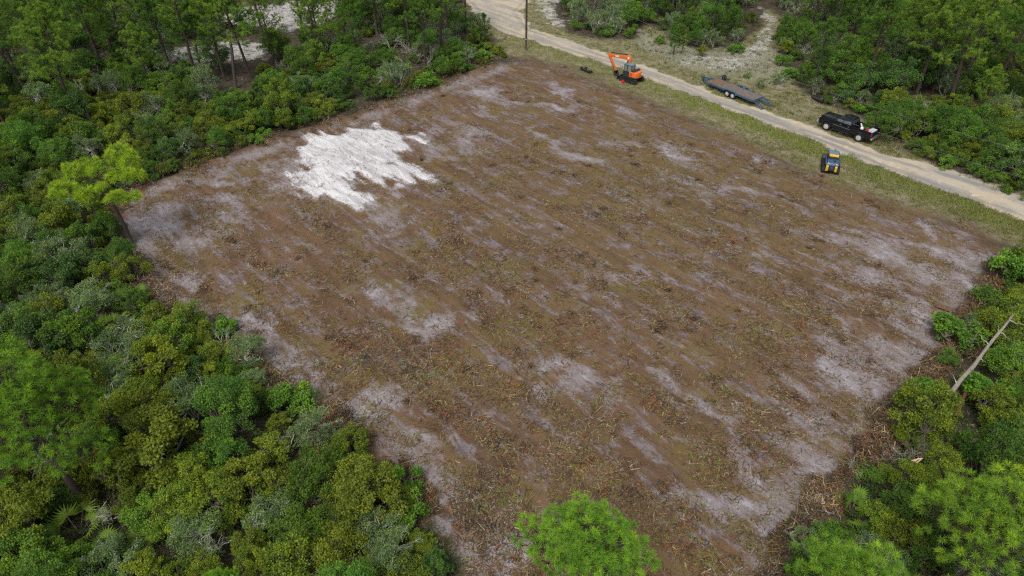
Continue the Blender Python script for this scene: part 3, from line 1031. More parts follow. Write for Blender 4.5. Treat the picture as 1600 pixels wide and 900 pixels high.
OLIVE, DEEP, SAGE, FRESH = (.155, .208, .022), (.084, .165, .026), (.135, .212, .072), (.120, .245, .028)
KINDS = {  # name: protos, base colour, words
    "olive_scrub_oak": (OAK, OLIVE, "olive-yellow scrub oak", "scrub oak", (.55, 1.15)),
    "green_scrub_oak": (OAK, DEEP, "green scrub oak", "scrub oak", (.6, 1.25)),
    "big_green_oak": (OAK_BIG, (.094, .188, .025), "round green oak", "oak", (.70, 1.10)),
    "lichen_oak": (LICHEN_OAK, SAGE, "pale-twigged grey-green oak", "lichen oak", (.6, 1.15)),
    "leafy_bush": (BUSH, FRESH, "low bright green bush", "bush", (.6, 1.25)),
    "saw_palmetto": (PALM, (.13, .22, .030), "saw palmetto with fan leaves", "palmetto", (.8, 1.35)),
    "bare_bush": (SNAG, None, "leafless pale grey bush", "dead bush", (.55, 1.0)),
}
for i, (u, v) in enumerate(EXTRA):
    p = G(u, v)
    s_ = _r.uniform(.75, 1.1)
    w_ = ("slender" if s_ < .86 else "full") + (" light green" if i % 3 else " dark green")
    pine_at(PINE if i % 3 == 1 else FULL_PINE, u, v, f"{w_} pine {where(p[0], p[1])}", PINE_LIGHT if i % 3 else PINE_GREEN, s_, k=i * 5 + 1, lean=(_r.normal() * .03, _r.normal() * .04),
            group=f"{w_} pines {where(p[0], p[1])}")
placed = []      # x, y, r


def jitter(c, k):
    return tuple(max(.008, a * k * R0.uniform(.94, 1.06)) for a in c)


def add_plant(kind, x, y, s, label=None, colour=None, group=None):
    pr, c, words, cat, _ = KINDS[kind]
    q = (s - KINDS[kind][4][0]) / (KINDS[kind][4][1] - KINDS[kind][4][0])
    size = "small " if q < .4 else ""
    k, zs = R0.uniform(.70, 1.34), R0.uniform(.75, 1.35)
    tone = "light " if k > 1.14 else "dark " if k < .88 else ""
    form = "tall " if zs > 1.16 else "squat " if zs < .92 else ""
    w = where(x, y)
    full = f"{size}{form}{tone}{words}"
    lab = label or f"{full} {w}"
    grp = group or (None if label else f"{full} plants {w}")
    if label:
        k, zs = 1.05, 1.0
    z = Z(x, y) - .08
    if kind == "bare_bush":
        o = tag(link(kind, pr[R0.randrange(len(pr))], None, (x, y, z)), label or f"{size}{form}{words} {w}", cat, group or (None if label else f"{size}{form}{words} plants {w}"))
        o.rotation_euler = (0, 0, R0.random() * 6.28)
        o.scale = (s, s, s * zs)
    else:
        o = plant(kind, cat, pr, R0.randrange(99), (x, y, z), (s * R0.uniform(.85, 1.15), s * R0.uniform(.85, 1.15), s * zs),
                  jitter(colour or c, k), lab, grp)
    return o


RADIUS = {"olive_scrub_oak": 1.5, "green_scrub_oak": 1.5, "big_green_oak": 2.0, "lichen_oak": 1.6, "leafy_bush": 1.0, "saw_palmetto": .9, "bare_bush": 1.2}
TOP = {"olive_scrub_oak": 2.9, "green_scrub_oak": 2.9, "big_green_oak": 3.9, "lichen_oak": 2.9, "leafy_bush": 1.3, "saw_palmetto": 1.0, "bare_bush": 2.4}
LOT_UV = np.array([(822, 92), (880, 108), (960, 138), (1080, 187), (1200, 243), (1300, 287), (1400, 326), (1500, 352), (1580, 388),
                   (1560, 422), (1532, 458), (1512, 492), (1470, 545), (1430, 592), (1396, 640), (1348, 690), (1308, 722), (1286, 762), (1248, 812),
                   (1216, 852), (1196, 900), (1150, 960), (770, 960), (722, 900), (698, 832), (648, 762), (598, 694), (543, 652), (498, 622), (430, 592),
                   (398, 542), (350, 512), (300, 482), (240, 452), (215, 402), (190, 362), (170, 332), (200, 302), (270, 276), (330, 253), (400, 228),
                   (460, 206), (540, 181), (620, 156), (700, 126), (770, 102)], float)

HAND = [  # kind, photograph position of the crown, size, label
    ("lichen_oak", 95, 395, 1.35, "wide sage-green lichened oak left of the lone pine"),
    ("lichen_oak", 190, 535, 1.15, "pale lichen-crusted oak in the middle of the left thicket"),
    ("lichen_oak", 225, 545, 1.0, "second pale lichen-crusted oak in the middle of the left thicket"),
    ("lichen_oak", 185, 600, 1.0, "lichened oak just right of the big left pine"),
    ("lichen_oak", 290, 630, 1.1, "rounded sage oak in the middle of the near thicket"),
    ("lichen_oak", 485, 668, .95, "ball-shaped pale sage oak beside the fallen dark log"),
    ("lichen_oak", 385, 545, .8, "lichened oak at the clearing's left edge below the lone pine"),
    ("lichen_oak", 620, 108, 1.3, "grey twiggy oak below the dark straight far pine"),
    ("lichen_oak", 480, 130, .9, "sage lichened oak in the far treeline"),
    ("lichen_oak", 610, 865, .9, "sage lichened oak at the bottom of the clearing's near edge"),
    ("lichen_oak", 590, 830, .8, "bluish sage oak low on the clearing's near edge"),
    ("lichen_oak", 175, 880, .9, "dull sage oak at the bottom left edge"),
    ("lichen_oak", 310, 830, .85, "sage oak with white branches near the bottom edge"),
    ("lichen_oak", 420, 800, .85, "sage oak in the lower part of the near thicket"),
    ("lichen_oak", 930, 30, 1.15, "tall pale-limbed oak in the clump above the excavator"),
    ("lichen_oak", 1570, 165, 1.2, "bluish sage oak at the right edge beyond the road"),
    ("big_green_oak", 1385, 185, 1.0, "dense dark green oak right behind the pickup's bed"),
    ("big_green_oak", 1420, 175, .9, "dark green oak right of the pickup's bed"),
    ("big_green_oak", 1555, 232, .85, "rounded green oak over the verge at the right edge"),
    ("leafy_bush", 665, 122, 1.5, "bright green bush under the pine at the clearing's far corner"),
    ("leafy_bush", 1590, 415, 2.0, "bright green bush at the clearing's right corner"),
    ("leafy_bush", 1500, 520, 1.6, "light green bush left of the leaning dead trunk"),
    ("leafy_bush", 1545, 610, 1.6, "light green bush right of the leaning dead trunk"),
    ("leafy_bush", 1450, 615, 1.3, "yellowish bush at the foot of the leaning dead trunk"),
    ("leafy_bush", 455, 625, 1.4, "bright green bush above the fallen dark log"),
    ("leafy_bush", 345, 508, 1.1, "round bright green bush on the clearing's left edge"),
    ("leafy_bush", 625, 755, 1.3, "bright green bush on the clearing's near left edge"),
    ("leafy_bush", 640, 800, 1.2, "green bush low on the clearing's near left edge"),
    ("leafy_bush", 385, 40, 1.5, "green bush between the sand openings"),
    ("olive_scrub_oak", 195, 195, 1.3, "broad olive scrub oak behind the small sandy gap"),
    ("olive_scrub_oak", 200, 415, 1.0, "olive scrub oak at the foot of the lone pine"),
    ("olive_scrub_oak", 290, 500, 1.0, "olive scrub oak at the left clearing edge by the palmetto"),
    ("olive_scrub_oak", 550, 740, 1.25, "broad yellow-olive oak behind the short red log"),
    ("olive_scrub_oak", 580, 770, 1.1, "yellow-olive oak near the near clearing edge"),
    ("olive_scrub_oak", 330, 775, 1.2, "olive oak with a white bare limb near the bottom"),
    ("olive_scrub_oak", 465, 880, 1.1, "yellow-olive oak at the bottom edge of the near thicket"),
    ("olive_scrub_oak", 250, 700, 1.3, "wide olive oak right of the big left pine"),
    ("olive_scrub_oak", 1085, 18, 1.0, "olive oak atop the oak island beside the trail"),
    ("olive_scrub_oak", 1440, 640, 1.2, "olive-green oak below the leaning dead trunk"),
    ("olive_scrub_oak", 1580, 505, 1.2, "olive oak behind the top of the leaning dead trunk"),
    ("leafy_bush", 1226, 92, 1.2, "green bush at the right bank of the sandy trail"),
    ("leafy_bush", 1236, 112, 1.0, "low bush below the right bank of the sandy trail"),
    ("olive_scrub_oak", 1228, 72, .7, "olive oak crowding the bend of the sandy trail"),
    ("lichen_oak", 1218, 120, .55, "small grey oak at the trail mouth"),
    ("leafy_bush", 1152, 72, 1.1, "bush at the tip of the oak island by the trail"),
    ("olive_scrub_oak", 1098, 76, .6, "small olive oak below the oak island"),
    ("leafy_bush", 1032, 60, .9, "bush at the gap between oak clump and oak island"),
    ("leafy_bush", 1168, 118, .45, "tiny green tuft bush on the pale trail mouth"),
    ("lichen_oak", 1190, 128, .45, "small sage shrub between trailer and trail mouth"),
    ("saw_palmetto", 205, 462, 1.3, "yellow-green palmetto at the clearing edge below the lone pine"),
    ("saw_palmetto", 115, 820, 1.6, "large green palmetto at the bottom left"),
    ("saw_palmetto", 175, 850, 1.2, "small palmetto right of the large bottom left one"),
    ("saw_palmetto", 215, 850, 1.2, "bright palmetto in the bottom left thicket gap"),
    ("saw_palmetto", 385, 815, 1.4, "palmetto amid the lower near thicket"),
    ("saw_palmetto", 375, 205, 1.5, "yellowish palmetto at the clearing edge left of the sand patch"),
    ("saw_palmetto", 1335, 790, 1.3, "dark green palmetto in the near right thicket"),
    ("saw_palmetto", 170, 500, 1.2, "yellow palmetto in the left thicket"),
    ("saw_palmetto", 1595, 275, 1.5, "palmetto with drooping yellow fans at the right road edge"),
    ("bare_bush", 610, 60, 1.5, "tangle of bare grey branches before the dark straight far pine"),
    ("bare_bush", 640, 70, 1.3, "second tangle of bare grey branches in the far treeline"),
    ("bare_bush", 668, 85, 1.2, "pale brown bare branches at the far corner pine"),
    ("bare_bush", 60, 715, 1.2, "bare grey branches below the big left pine"),
    ("bare_bush", 160, 790, 1.0, "bare white twigs near the bottom left palmettos"),
    ("bare_bush", 345, 790, .9, "bare white limb amid the olive oak near the bottom"),
    ("bare_bush", 320, 845, .9, "white bare branching twigs at the bottom of the near thicket"),
    ("bare_bush", 1510, 870, 1.2, "grey dead branches under the broad right pine"),
    ("bare_bush", 1412, 700, .75, "bare branched bush above the torn red trunk"),
    ("bare_bush", 1440, 165, 1.2, "bare grey limbs at the foot of the tallest roadside pine"),
    ("bare_bush", 1575, 160, 1.0, "bare grey limbs beside the red-barked pine"),
    ("bare_bush", 350, 530, .7, "white bare twigs at the clearing's left edge"),
]
for kind, u, v, s, lab in HAND:
    p = G(u, v, TOP[kind] * s * .62)
    x, y = p[0], p[1]
    add_plant(kind, x, y, s, lab)
    placed.append((x, y, RADIUS[kind] * s * .8))


PACK = .52


def uvpoly(P, h=0.0):
    return np.stack(UV(np.concatenate([P, np.full((len(P), 1), h)], 1)), -1)


KEEP = [uvpoly(P) for P in SANDS + [TRAIL]] + [np.array(q, float) for q in (
    [(1455, 640), (1484, 655), (1610, 505), (1572, 478)], [(1414, 700), (1446, 700), (1436, 770), (1412, 770)],
    [(418, 626), (460, 632), (460, 664), (424, 656)], [(480, 694), (512, 700), (512, 722), (484, 716)], [(1484, 600), (1524, 600), (1510, 660), (1480, 658)],
    [(1270, 150), (1310, 165), (1380, 190), (1385, 228), (1280, 210)], [(80, 235), (130, 240), (125, 262), (84, 262)],
    [(300, 70), (400, 60), (400, 135), (360, 140), (300, 130)])]



def scatter():
    n_try = 30000
    rng = np.random.default_rng(77)
    # even coverage of the ground that the photograph shows
    X = rng.uniform(-98, 98, n_try)
    Y = rng.uniform(15, 137, n_try)
    m = masks(X, Y)
    U, V = UV(np.stack([X, Y, 0 * X + 1.5], -1))
    ok = (m['lot'] < .45) & (m['so'] < -.3) & (U > -110) & (U < 1710) & (V > -25) & (V < 1010)
    ok &= m['sand'] < .45
    ok &= ~((m['lichen'] > .5) & (rng.random(n_try) < .8))
    ok &= ~((U > 1235) & (V < 165) & (rng.random(n_try) < .50)) & ~((U < 700) & (V < 120) & (rng.random(n_try) < .35))
    n1 = vnoise(X, Y, 6, 20)
    n2 = vnoise(X, Y, 5, 21)
    count = {k: 0 for k in KINDS}
    P = [list(q) for q in placed]
    order = np.nonzero(ok)[0]
    order = order[np.argsort(-np.round(V[order] / 60))]      # largest in the photograph first
    for i in order:
        x, y = X[i], Y[i]
        r = rng.random()
        far = V[i] < 215
        if r < .36 + (n1[i] - .5) * .9:
            kind = "olive_scrub_oak"
        elif r < .72 + (n2[i] - .5) * .4:
            kind = "green_scrub_oak"
        elif r < .80:
            kind = "big_green_oak"
        elif r < .89:
            kind = "lichen_oak"
        elif r < .975:
            kind = "leafy_bush"
        elif r < .988:
            kind = "saw_palmetto"
        else:
            kind = "bare_bush"
        if count[kind] >= 290:
            continue
        edge = max(m['sl'][i], m['so'][i])
        lo, hi = KINDS[kind][4]
        s = lo + (hi - lo) * rng.random()
        if edge > -2.2 and kind != "leafy_bush":
            if rng.random() < .45:
                kind = "leafy_bush"
                lo, hi = KINDS[kind][4]
                s = lo + (hi - lo) * rng.random()
            else:
                s = lo * rng.uniform(.75, 1.1)
        rad = RADIUS[kind] * s
        near_side = m['sl'][i] > m['so'][i] and V[i] > 395
        if edge > -rad * (.12 if near_side else .55):
            continue
        top = np.array([x, y, TOP[kind] * s * .85])
        uu, vv = UV(top)
        if inside(np.array([uu]), np.array([vv]), LOT_UV)[0]:
            continue
        hid = False
        pts = np.array([[x + a * rad, y, TOP[kind] * s * f] for a, f in ((0, 1.0), (-.7, .7), (.7, .7), (0, .5))])
        pu, pv = UV(pts)
        for K in KEEP:
            if inside(pu, pv, K).any():
                hid = True
                break
        if hid and rng.random() < .93:
            continue
        q = np.array(P)
        d = np.hypot(q[:, 0] - x, q[:, 1] - y)
        if (d < PACK * (q[:, 2] + rad)).any():
            continue
        P.append([x, y, rad])
        count[kind] += 1
        c = None
        if kind == "leafy_bush":
            c = [(.110, .205, .028), (.155, .195, .026), (.09, .16, .024)][int(rng.integers(3))]
        if kind == "green_scrub_oak":
            c = [DEEP, (.112, .196, .024), (.080, .155, .036)][int(rng.integers(3))]
        add_plant(kind, x, y, s, colour=c)


scatter()


# ------------------------------------------------------------------ solid-part helpers for machines
class Part:
    def __init__(self):
        self.bm = bmesh.new()

    def box(self, c, s, rot=None, bevel=0.0, taper=None):
        r = bmesh.ops.create_cube(self.bm, size=1.0)
        vs = r['verts']
        for v in vs:
            v.co = Vector((v.co.x * s[0], v.co.y * s[1], v.co.z * s[2]))
            if taper and v.co.z > 0:
                v.co.x *= taper[0]
                v.co.y *= taper[1]
        if bevel:
            es = list({e for v in vs for e in v.link_edges})
            g = bmesh.ops.bevel(self.bm, geom=es, offset=bevel, segments=2, affect='EDGES', profile=.6)
            vs = list({v for f in g['faces'] for v in f.verts} | {v for v in vs if v.is_valid})
            # every vertex that hangs together with the bevelled box
            seen, todo = set(vs), list(vs)
            while todo:
                v = todo.pop()
                for e in v.link_edges:
                    o = e.other_vert(v)
                    if o not in seen:
                        seen.add(o)
                        todo.append(o)
            vs = list(seen)
        mt = Matrix.Translation(Vector(c))
        if rot is not None:
            mt = mt @ (Matrix.Rotation(rot[2], 4, 'Z') @ Matrix.Rotation(rot[1], 4, 'Y') @ Matrix.Rotation(rot[0], 4, 'X'))
        bmesh.ops.transform(self.bm, matrix=mt, verts=vs)
        return self

    def prism(self, pts, y0, y1, bevel=0.0):
        """closed outline in the x-z plane pushed from y0 to y1"""
        a = [self.bm.verts.new((p[0], y0, p[1])) for p in pts]
        b = [self.bm.verts.new((p[0], y1, p[1])) for p in pts]
        n = len(pts)
        fs = [self.bm.faces.new(a), self.bm.faces.new(b[::-1])]
        for i in range(n):
            fs.append(self.bm.faces.new((a[(i + 1) % n], a[i], b[i], b[(i + 1) % n])))
        bmesh.ops.recalc_face_normals(self.bm, faces=fs)
        if bevel:
            es = list({e for f in fs for e in f.edges})
            bmesh.ops.bevel(self.bm, geom=es, offset=bevel, segments=2, affect='EDGES', profile=.6)
        return self

    def quad(self, p, t=.012):
        """thin plate over four corners"""
        P = [Vector(q) for q in p]
        n = (P[1] - P[0]).cross(P[3] - P[0]).normalized() * t
        a = [self.bm.verts.new(q) for q in P]
        b = [self.bm.verts.new(q + n) for q in P]
        fs = [self.bm.faces.new(a[::-1]), self.bm.faces.new(b)]
        for i in range(4):
            fs.append(self.bm.faces.new((a[i], a[(i + 1) % 4], b[(i + 1) % 4], b[i])))
        return self

    def cyl(self, c, r, d, axis='Y', seg=24, r2=None, bevel=0.0):
        g = bmesh.ops.create_cone(self.bm, cap_ends=True, segments=seg, radius1=r, radius2=r if r2 is None else r2, depth=d)
        rot = {'Y': Matrix.Rotation(math.pi / 2, 4, 'X'), 'X': Matrix.Rotation(math.pi / 2, 4, 'Y'), 'Z': Matrix.Identity(4)}[axis]
        bmesh.ops.transform(self.bm, matrix=Matrix.Translation(Vector(c)) @ rot, verts=g['verts'])
        if bevel:
            es = [e for e in {e for v in g['verts'] for e in v.link_edges} if len(e.link_faces) == 2 and e.calc_face_angle(0) > 1.0]
            bmesh.ops.bevel(self.bm, geom=es, offset=bevel, segments=2, affect='EDGES', profile=.5)
        return self

    def bar(self, a, b, w, h=None, up=(0, 0, 1)):
        a, b = Vector(a), Vector(b)
        h = h or w
        d = b - a
        x = d.normalized()
        y = Vector(up).cross(x)
        y = y.normalized() if y.length > 1e-4 else Vector((0, 1, 0))
        z = x.cross(y)
        g = bmesh.ops.create_cube(self.bm, size=1.0)['verts']
        mt = Matrix((x, y, z)).transposed().to_4x4()
        bmesh.ops.transform(self.bm, matrix=Matrix.Translation((a + b) / 2) @ mt @ Matrix.Diagonal((d.length, w, h, 1)), verts=g)
        return self

    def done(self, name, mat, parent, smooth=False):
        me = bpy.data.meshes.new(name)
        bmesh.ops.recalc_face_normals(self.bm, faces=self.bm.faces[:])
        self.bm.to_mesh(me)
        self.bm.free()
        me.materials.append(mat)
        if smooth:
            me.polygons.foreach_set("use_smooth", [True] * len(me.polygons))
            me.set_sharp_from_angle(angle=math.radians(35))
        return link(name, me, parent)


M['black_paint'] = plain("black_car_paint", (.007, .008, .011), .14, var=.15, scale=1.5, spec=.32)
M['black_plastic'] = plain("black_plastic", (.018, .018, .019), .55, var=.2)
M['rubber'] = plain("tyre_rubber", (.016, .015, .015), .85, var=.3, scale=6)
M['alloy'] = plain("silver_wheel", (.62, .63, .65), .35, .6, var=.1)
M['chrome'] = plain("chrome_trim", (.70, .71, .73), .2, .9, var=.05)
M['glass'] = plain("tinted_glass", (.045, .062, .072), .08, var=.05, spec=.9)
M['glass_pale'] = plain("pale_cab_glass", (.16, .19, .17), .08, var=.05, spec=.9)
M['red_lens'] = plain("red_lens", (.35, .015, .012), .3, var=.05)
M['lamp_lens'] = plain("lamp_lens", (.65, .66, .66), .2, var=.05)
M['orange'] = plain("orange_machine_paint", (.66, .145, .024), .5, var=.14, scale=2)
M['dark_steel'] = plain("dark_machine_steel", (.028, .029, .032), .6, var=.3, scale=5)
M['slate'] = plain("slate_blue_paint", (.040, .085, .150), .5, var=.2, scale=2)
M['roof_grey'] = plain("grey_cab_roof", (.130, .170, .215), .4, var=.1, scale=2)
M['yellow'] = plain("yellow_machine_paint", (.60, .37, .025), .5, var=.08, scale=2)
M['trailer_blue'] = plain("blue_trailer_steel", (.040, .088, .150), .55, var=.25, scale=4)
M['deck_wood'] = plain("weathered_deck_plank", (.150, .122, .105), .9, var=.3, scale=3, bump=.3)
M['deck_wood_b'] = plain("rusty_deck_plank", (.175, .105, .070), .9, var=.3, scale=3, bump=.3)
M['white_vinyl'] = plain("white_decal", (.78, .78, .76), .5, var=.05)
M['grey_box'] = plain("pale_grey_plastic", (.46, .50, .53), .5, var=.06)
M['red_plastic'] = plain("red_plastic", (.52, .020, .030), .45, var=.08)
M['pole_wood'] = plain("creosote_pole", (.055, .043, .036), .9, var=.3, scale=5, bump=.4)
M['wire'] = plain("grey_cable", (.16, .16, .16), .6, var=.1)


def wheel(parent, c, r, w, out, rim='alloy', name="wheel"):
    """tyre with a rim as its own piece; out = side (+1/-1) the rim faces"""
    t = Part().cyl(c, r, w, 'Y', 28, bevel=r * .16).done(name, M['rubber'], parent, True)
    p = Part().cyl((c[0], c[1] + out * (w * .5 - .015), c[2]), r * .60, .06, 'Y', 24, bevel=.012)
    p.cyl((c[0], c[1] + out * (w * .5 + .01), c[2]), r * .18, .06, 'Y', 12)
    for k in range(6):
        a = k * math.pi / 3
        p.bar((c[0], c[1] + out * (w * .5 + .018), c[2]), (c[0] + math.cos(a) * r * .52, c[1] + out * (w * .5 + .018), c[2] + math.sin(a) * r * .52), .05, .03, (0, 1, 0))
    p.done("rim", M[rim], t, True)
    return t


# ------------------------------------------------------------------ pickup
def ang_of(a, b):
    return math.atan2(b[1] - a[1], b[0] - a[0])


def build_pickup():
    A, B = G(1340, 221), G(1290, 203)            # near rear and front tyre on the ground
    h = ang_of(A, B)
    right = np.array([math.sin(h), -math.cos(h)])
    c = (A + B)[:2] / 2 + right * .86
    o = thing("pickup_truck", "black crew-cab pickup parked on the far roadside with a loaded bed", "pickup", (c[0], c[1], Z(*c)), h)
    wb, hw = 3.9, 1.0
    fx, rx = wb / 2, -wb / 2
    bk = M['black_paint']
    # lower body sides with wheel arches cut into the outline
    def arch(cx, r=.56, z0=.62):
        return [(cx + r * math.cos(a), z0 - .02 + r * math.sin(a)) for a in np.linspace(0, math.pi, 9)]
    side = [(3.0, .72), (3.02, 1.18), (2.9, 1.33), (1.32, 1.42), (-.72, 1.42), (-.72, .60)] + [(-.72, .58), (1.3, .58)]
    b = Part()
    outline = [(2.98, .62), (3.02, 1.2), (2.92, 1.36), (1.28, 1.46), (-.80, 1.46), (-.80, .56)] + arch(fx)[::-1]
    b.prism(outline, -hw, hw, .04)
    b.done("body", bk, o, True)
    hd = Part().box((2.12, 0, 1.45), (1.62, 1.66, .09), (0, .045, 0), .035)
    hd.box((2.1, 0, 1.49), (1.3, .7, .06), (0, .045, 0), .025).done("hood", bk, o, True)
    # bed: floor, two sides with arches, headboard, tailgate
    bed = Part().box((-1.98, 0, .93), (2.3, 1.72, .08))
    for s in (-1, 1):
        bo = [(-.82, .62), (-.82, 1.46), (-3.16, 1.46), (-3.16, .68)] + arch(rx)[::-1]
        bed.prism(bo[:4] + arch(rx)[::-1][::-1][::-1], s * hw - (.13 if s > 0 else 0), s * hw + (.13 if s < 0 else 0), .02)
    bed.box((-.88, 0, 1.2), (.08, 1.8, .5)).done("bed", bk, o, True)
    Part().box((-3.17, 0, 1.14), (.09, 1.72, .62), bevel=.02).done("tailgate", bk, o, True)
    # cab
    cab = Part()
    g = [(1.30, 1.46), (.52, 1.98), (.30, 2.03), (-.52, 2.03), (-.68, 1.97), (-.80, 1.46)]
    n = len(g)
    L_ = [cab.bm.verts.new((x, .96 if z < 1.5 else .76, z)) for x, z in g]
    R_ = [cab.bm.verts.new((x, -.96 if z < 1.5 else -.76, z)) for x, z in g]
    fs = [cab.bm.faces.new(L_), cab.bm.faces.new(R_[::-1])]
    for i in range(n):
        fs.append(cab.bm.faces.new((L_[(i + 1) % n], L_[i], R_[i], R_[(i + 1) % n])))
    bmesh.ops.recalc_face_normals(cab.bm, faces=fs)
    bmesh.ops.bevel(cab.bm, geom=list(cab.bm.edges), offset=.035, segments=2, affect='EDGES', profile=.6)
    cab.done("cab", bk, o, True)

    def yw(z):
        return .96 - (z - 1.46) / .52 * .20
    Part().quad([(1.255, .80, 1.515), (1.255, -.80, 1.515), (.60, -.66, 1.955), (.60, .66, 1.955)], .02).done("windscreen", M['glass'], o)
    Part().quad([(-.782, -.74, 1.56), (-.782, .74, 1.56), (-.69, .64, 1.93), (-.69, -.64, 1.93)], .02).done("rear_window", M['glass'], o)
    for s in (1, -1):
        for pts in ([(1.14, 1.50), (.30, 1.50), (.30, 1.93), (.56, 1.93)], [(.20, 1.50), (-.68, 1.50), (-.58, 1.93), (.20, 1.93)]):
            P = [(x, s * (yw(z) + .004), z) for x, z in pts]
            if s < 0:
                P = P[::-1]
            q = Part().quad(P, -.016 if s > 0 else -.016)
            q.done("side_window", M['glass'], o)
        for dx in (.96, .02):
            Part().box((dx - .55, s * (hw + .008), 1.27), (.16, .03, .035)).done("door_handle", M['chrome'], o)
        Part().box((.25, s * (hw + .004), 1.02), (2.0, .012, .02)).done("door_trim", M['chrome'], o)
        Part().box((1.02, s * 1.12, 1.56), (.13, .24, .22), bevel=.03).done("mirror", M['black_plastic'], o, True)
        Part().box((.2, s * 1.0, .52), (2.1, .2, .07), bevel=.02).done("running_board", M['black_plastic'], o)
        wheel(o, (fx, s * .86, .47), .47, .32, s)
        wheel(o, (rx, s * .86, .47), .47, .32, s)
        for cx in (fx, rx):
            fl = Part()
            ar = [(cx + .60 * math.cos(a), .60 + .60 * math.sin(a)) for a in np.linspace(.1, math.pi - .1, 11)]
            ai = [(cx + .53 * math.cos(a), .60 + .53 * math.sin(a)) for a in np.linspace(.1, math.pi - .1, 11)]
            fl.prism(ar + ai[::-1], s * hw - (.0 if s > 0 else .06), s * hw + (.06 if s > 0 else 0))
            fl.done("fender_flare", M['black_plastic'], o, True)
        Part().box((3.0, s * .74, 1.16), (.09, .36, .24), bevel=.02).done("headlight", M['lamp_lens'], o)
        Part().box((-3.18, s * .92, 1.2), (.06, .14, .42), bevel=.015).done("tail_light", M['red_lens'], o)
    gp = Part().box((3.03, 0, 1.12), (.06, 1.1, .34), bevel=.02)
    for k in range(3):
        gp.box((3.065, 0, 1.02 + k * .1), (.02, 1.05, .03))
    gp.done("grille", M['chrome'], o)
    Part().box((3.12, 0, .80), (.2, 1.94, .26), bevel=.05).done("front_bumper", M['chrome'], o, True)
    Part().box((-3.30, 0, .76), (.2, 1.86, .22), bevel=.04).done("rear_bumper", M['chrome'], o, True)
    Part().box((0, 0, .52), (4.9, .9, .16)).cyl((fx, 0, .47), .07, 1.5).cyl((rx, 0, .47), .09, 1.5).done("chassis", M['dark_steel'], o)
    mw = o.matrix_basis.copy()
    mw = Matrix.Translation(o.location) @ Matrix.Rotation(h, 4, 'Z')
    # load in the bed: things of their own
    q = mw @ Vector((-2.92, .30, .972))
    bx = thing("storage_box", "pale grey lidded box at the tail of the black pickup's bed", "box", q, h)
    Part().box((0, 0, .27), (.52, .80, .54), bevel=.03, taper=(1.04, 1.04)).done("tub", M['grey_box'], bx, True)
    Part().box((0, 0, .58), (.58, .86, .08), bevel=.025).done("lid", M['grey_box'], bx, True)
    q = mw @ Vector((-2.42, .40, .972))
    rc = thing("fuel_can", "red fuel can in the pickup's bed beside the grey box", "fuel can", q, h)
    Part().box((0, 0, .25), (.26, .44, .50), bevel=.05).done("can", M['red_plastic'], rc, True)
    Part().bar((-.08, .1, .50), (-.08, .1, .60), .04).bar((-.08, .1, .60), (-.08, -.12, .60), .04).bar((-.08, -.12, .6), (-.08, -.12, .5), .04).done("handle", M['red_plastic'], rc)
    Part().cyl((.04, .16, .54), .035, .12, 'Z', 12).done("spout", M['black_plastic'], rc)
    q = mw @ Vector((-1.72, .30, .972))
    jg = thing("white_jug", "white jug with a raised spout in the middle of the pickup's bed", "jug", q, h)
    Part().cyl((0, 0, .24), .17, .48, 'Z', 18, bevel=.04).done("jug_body", M['white_vinyl'], jg, True)
    Part().bar((0, 0, .45), (.30, -.06, .82), .09).done("spout", M['white_vinyl'], jg)
    Part().cyl((-.02, .02, .51), .05, .08, 'Z', 12).done("cap", M['white_vinyl'], jg)


build_pickup()


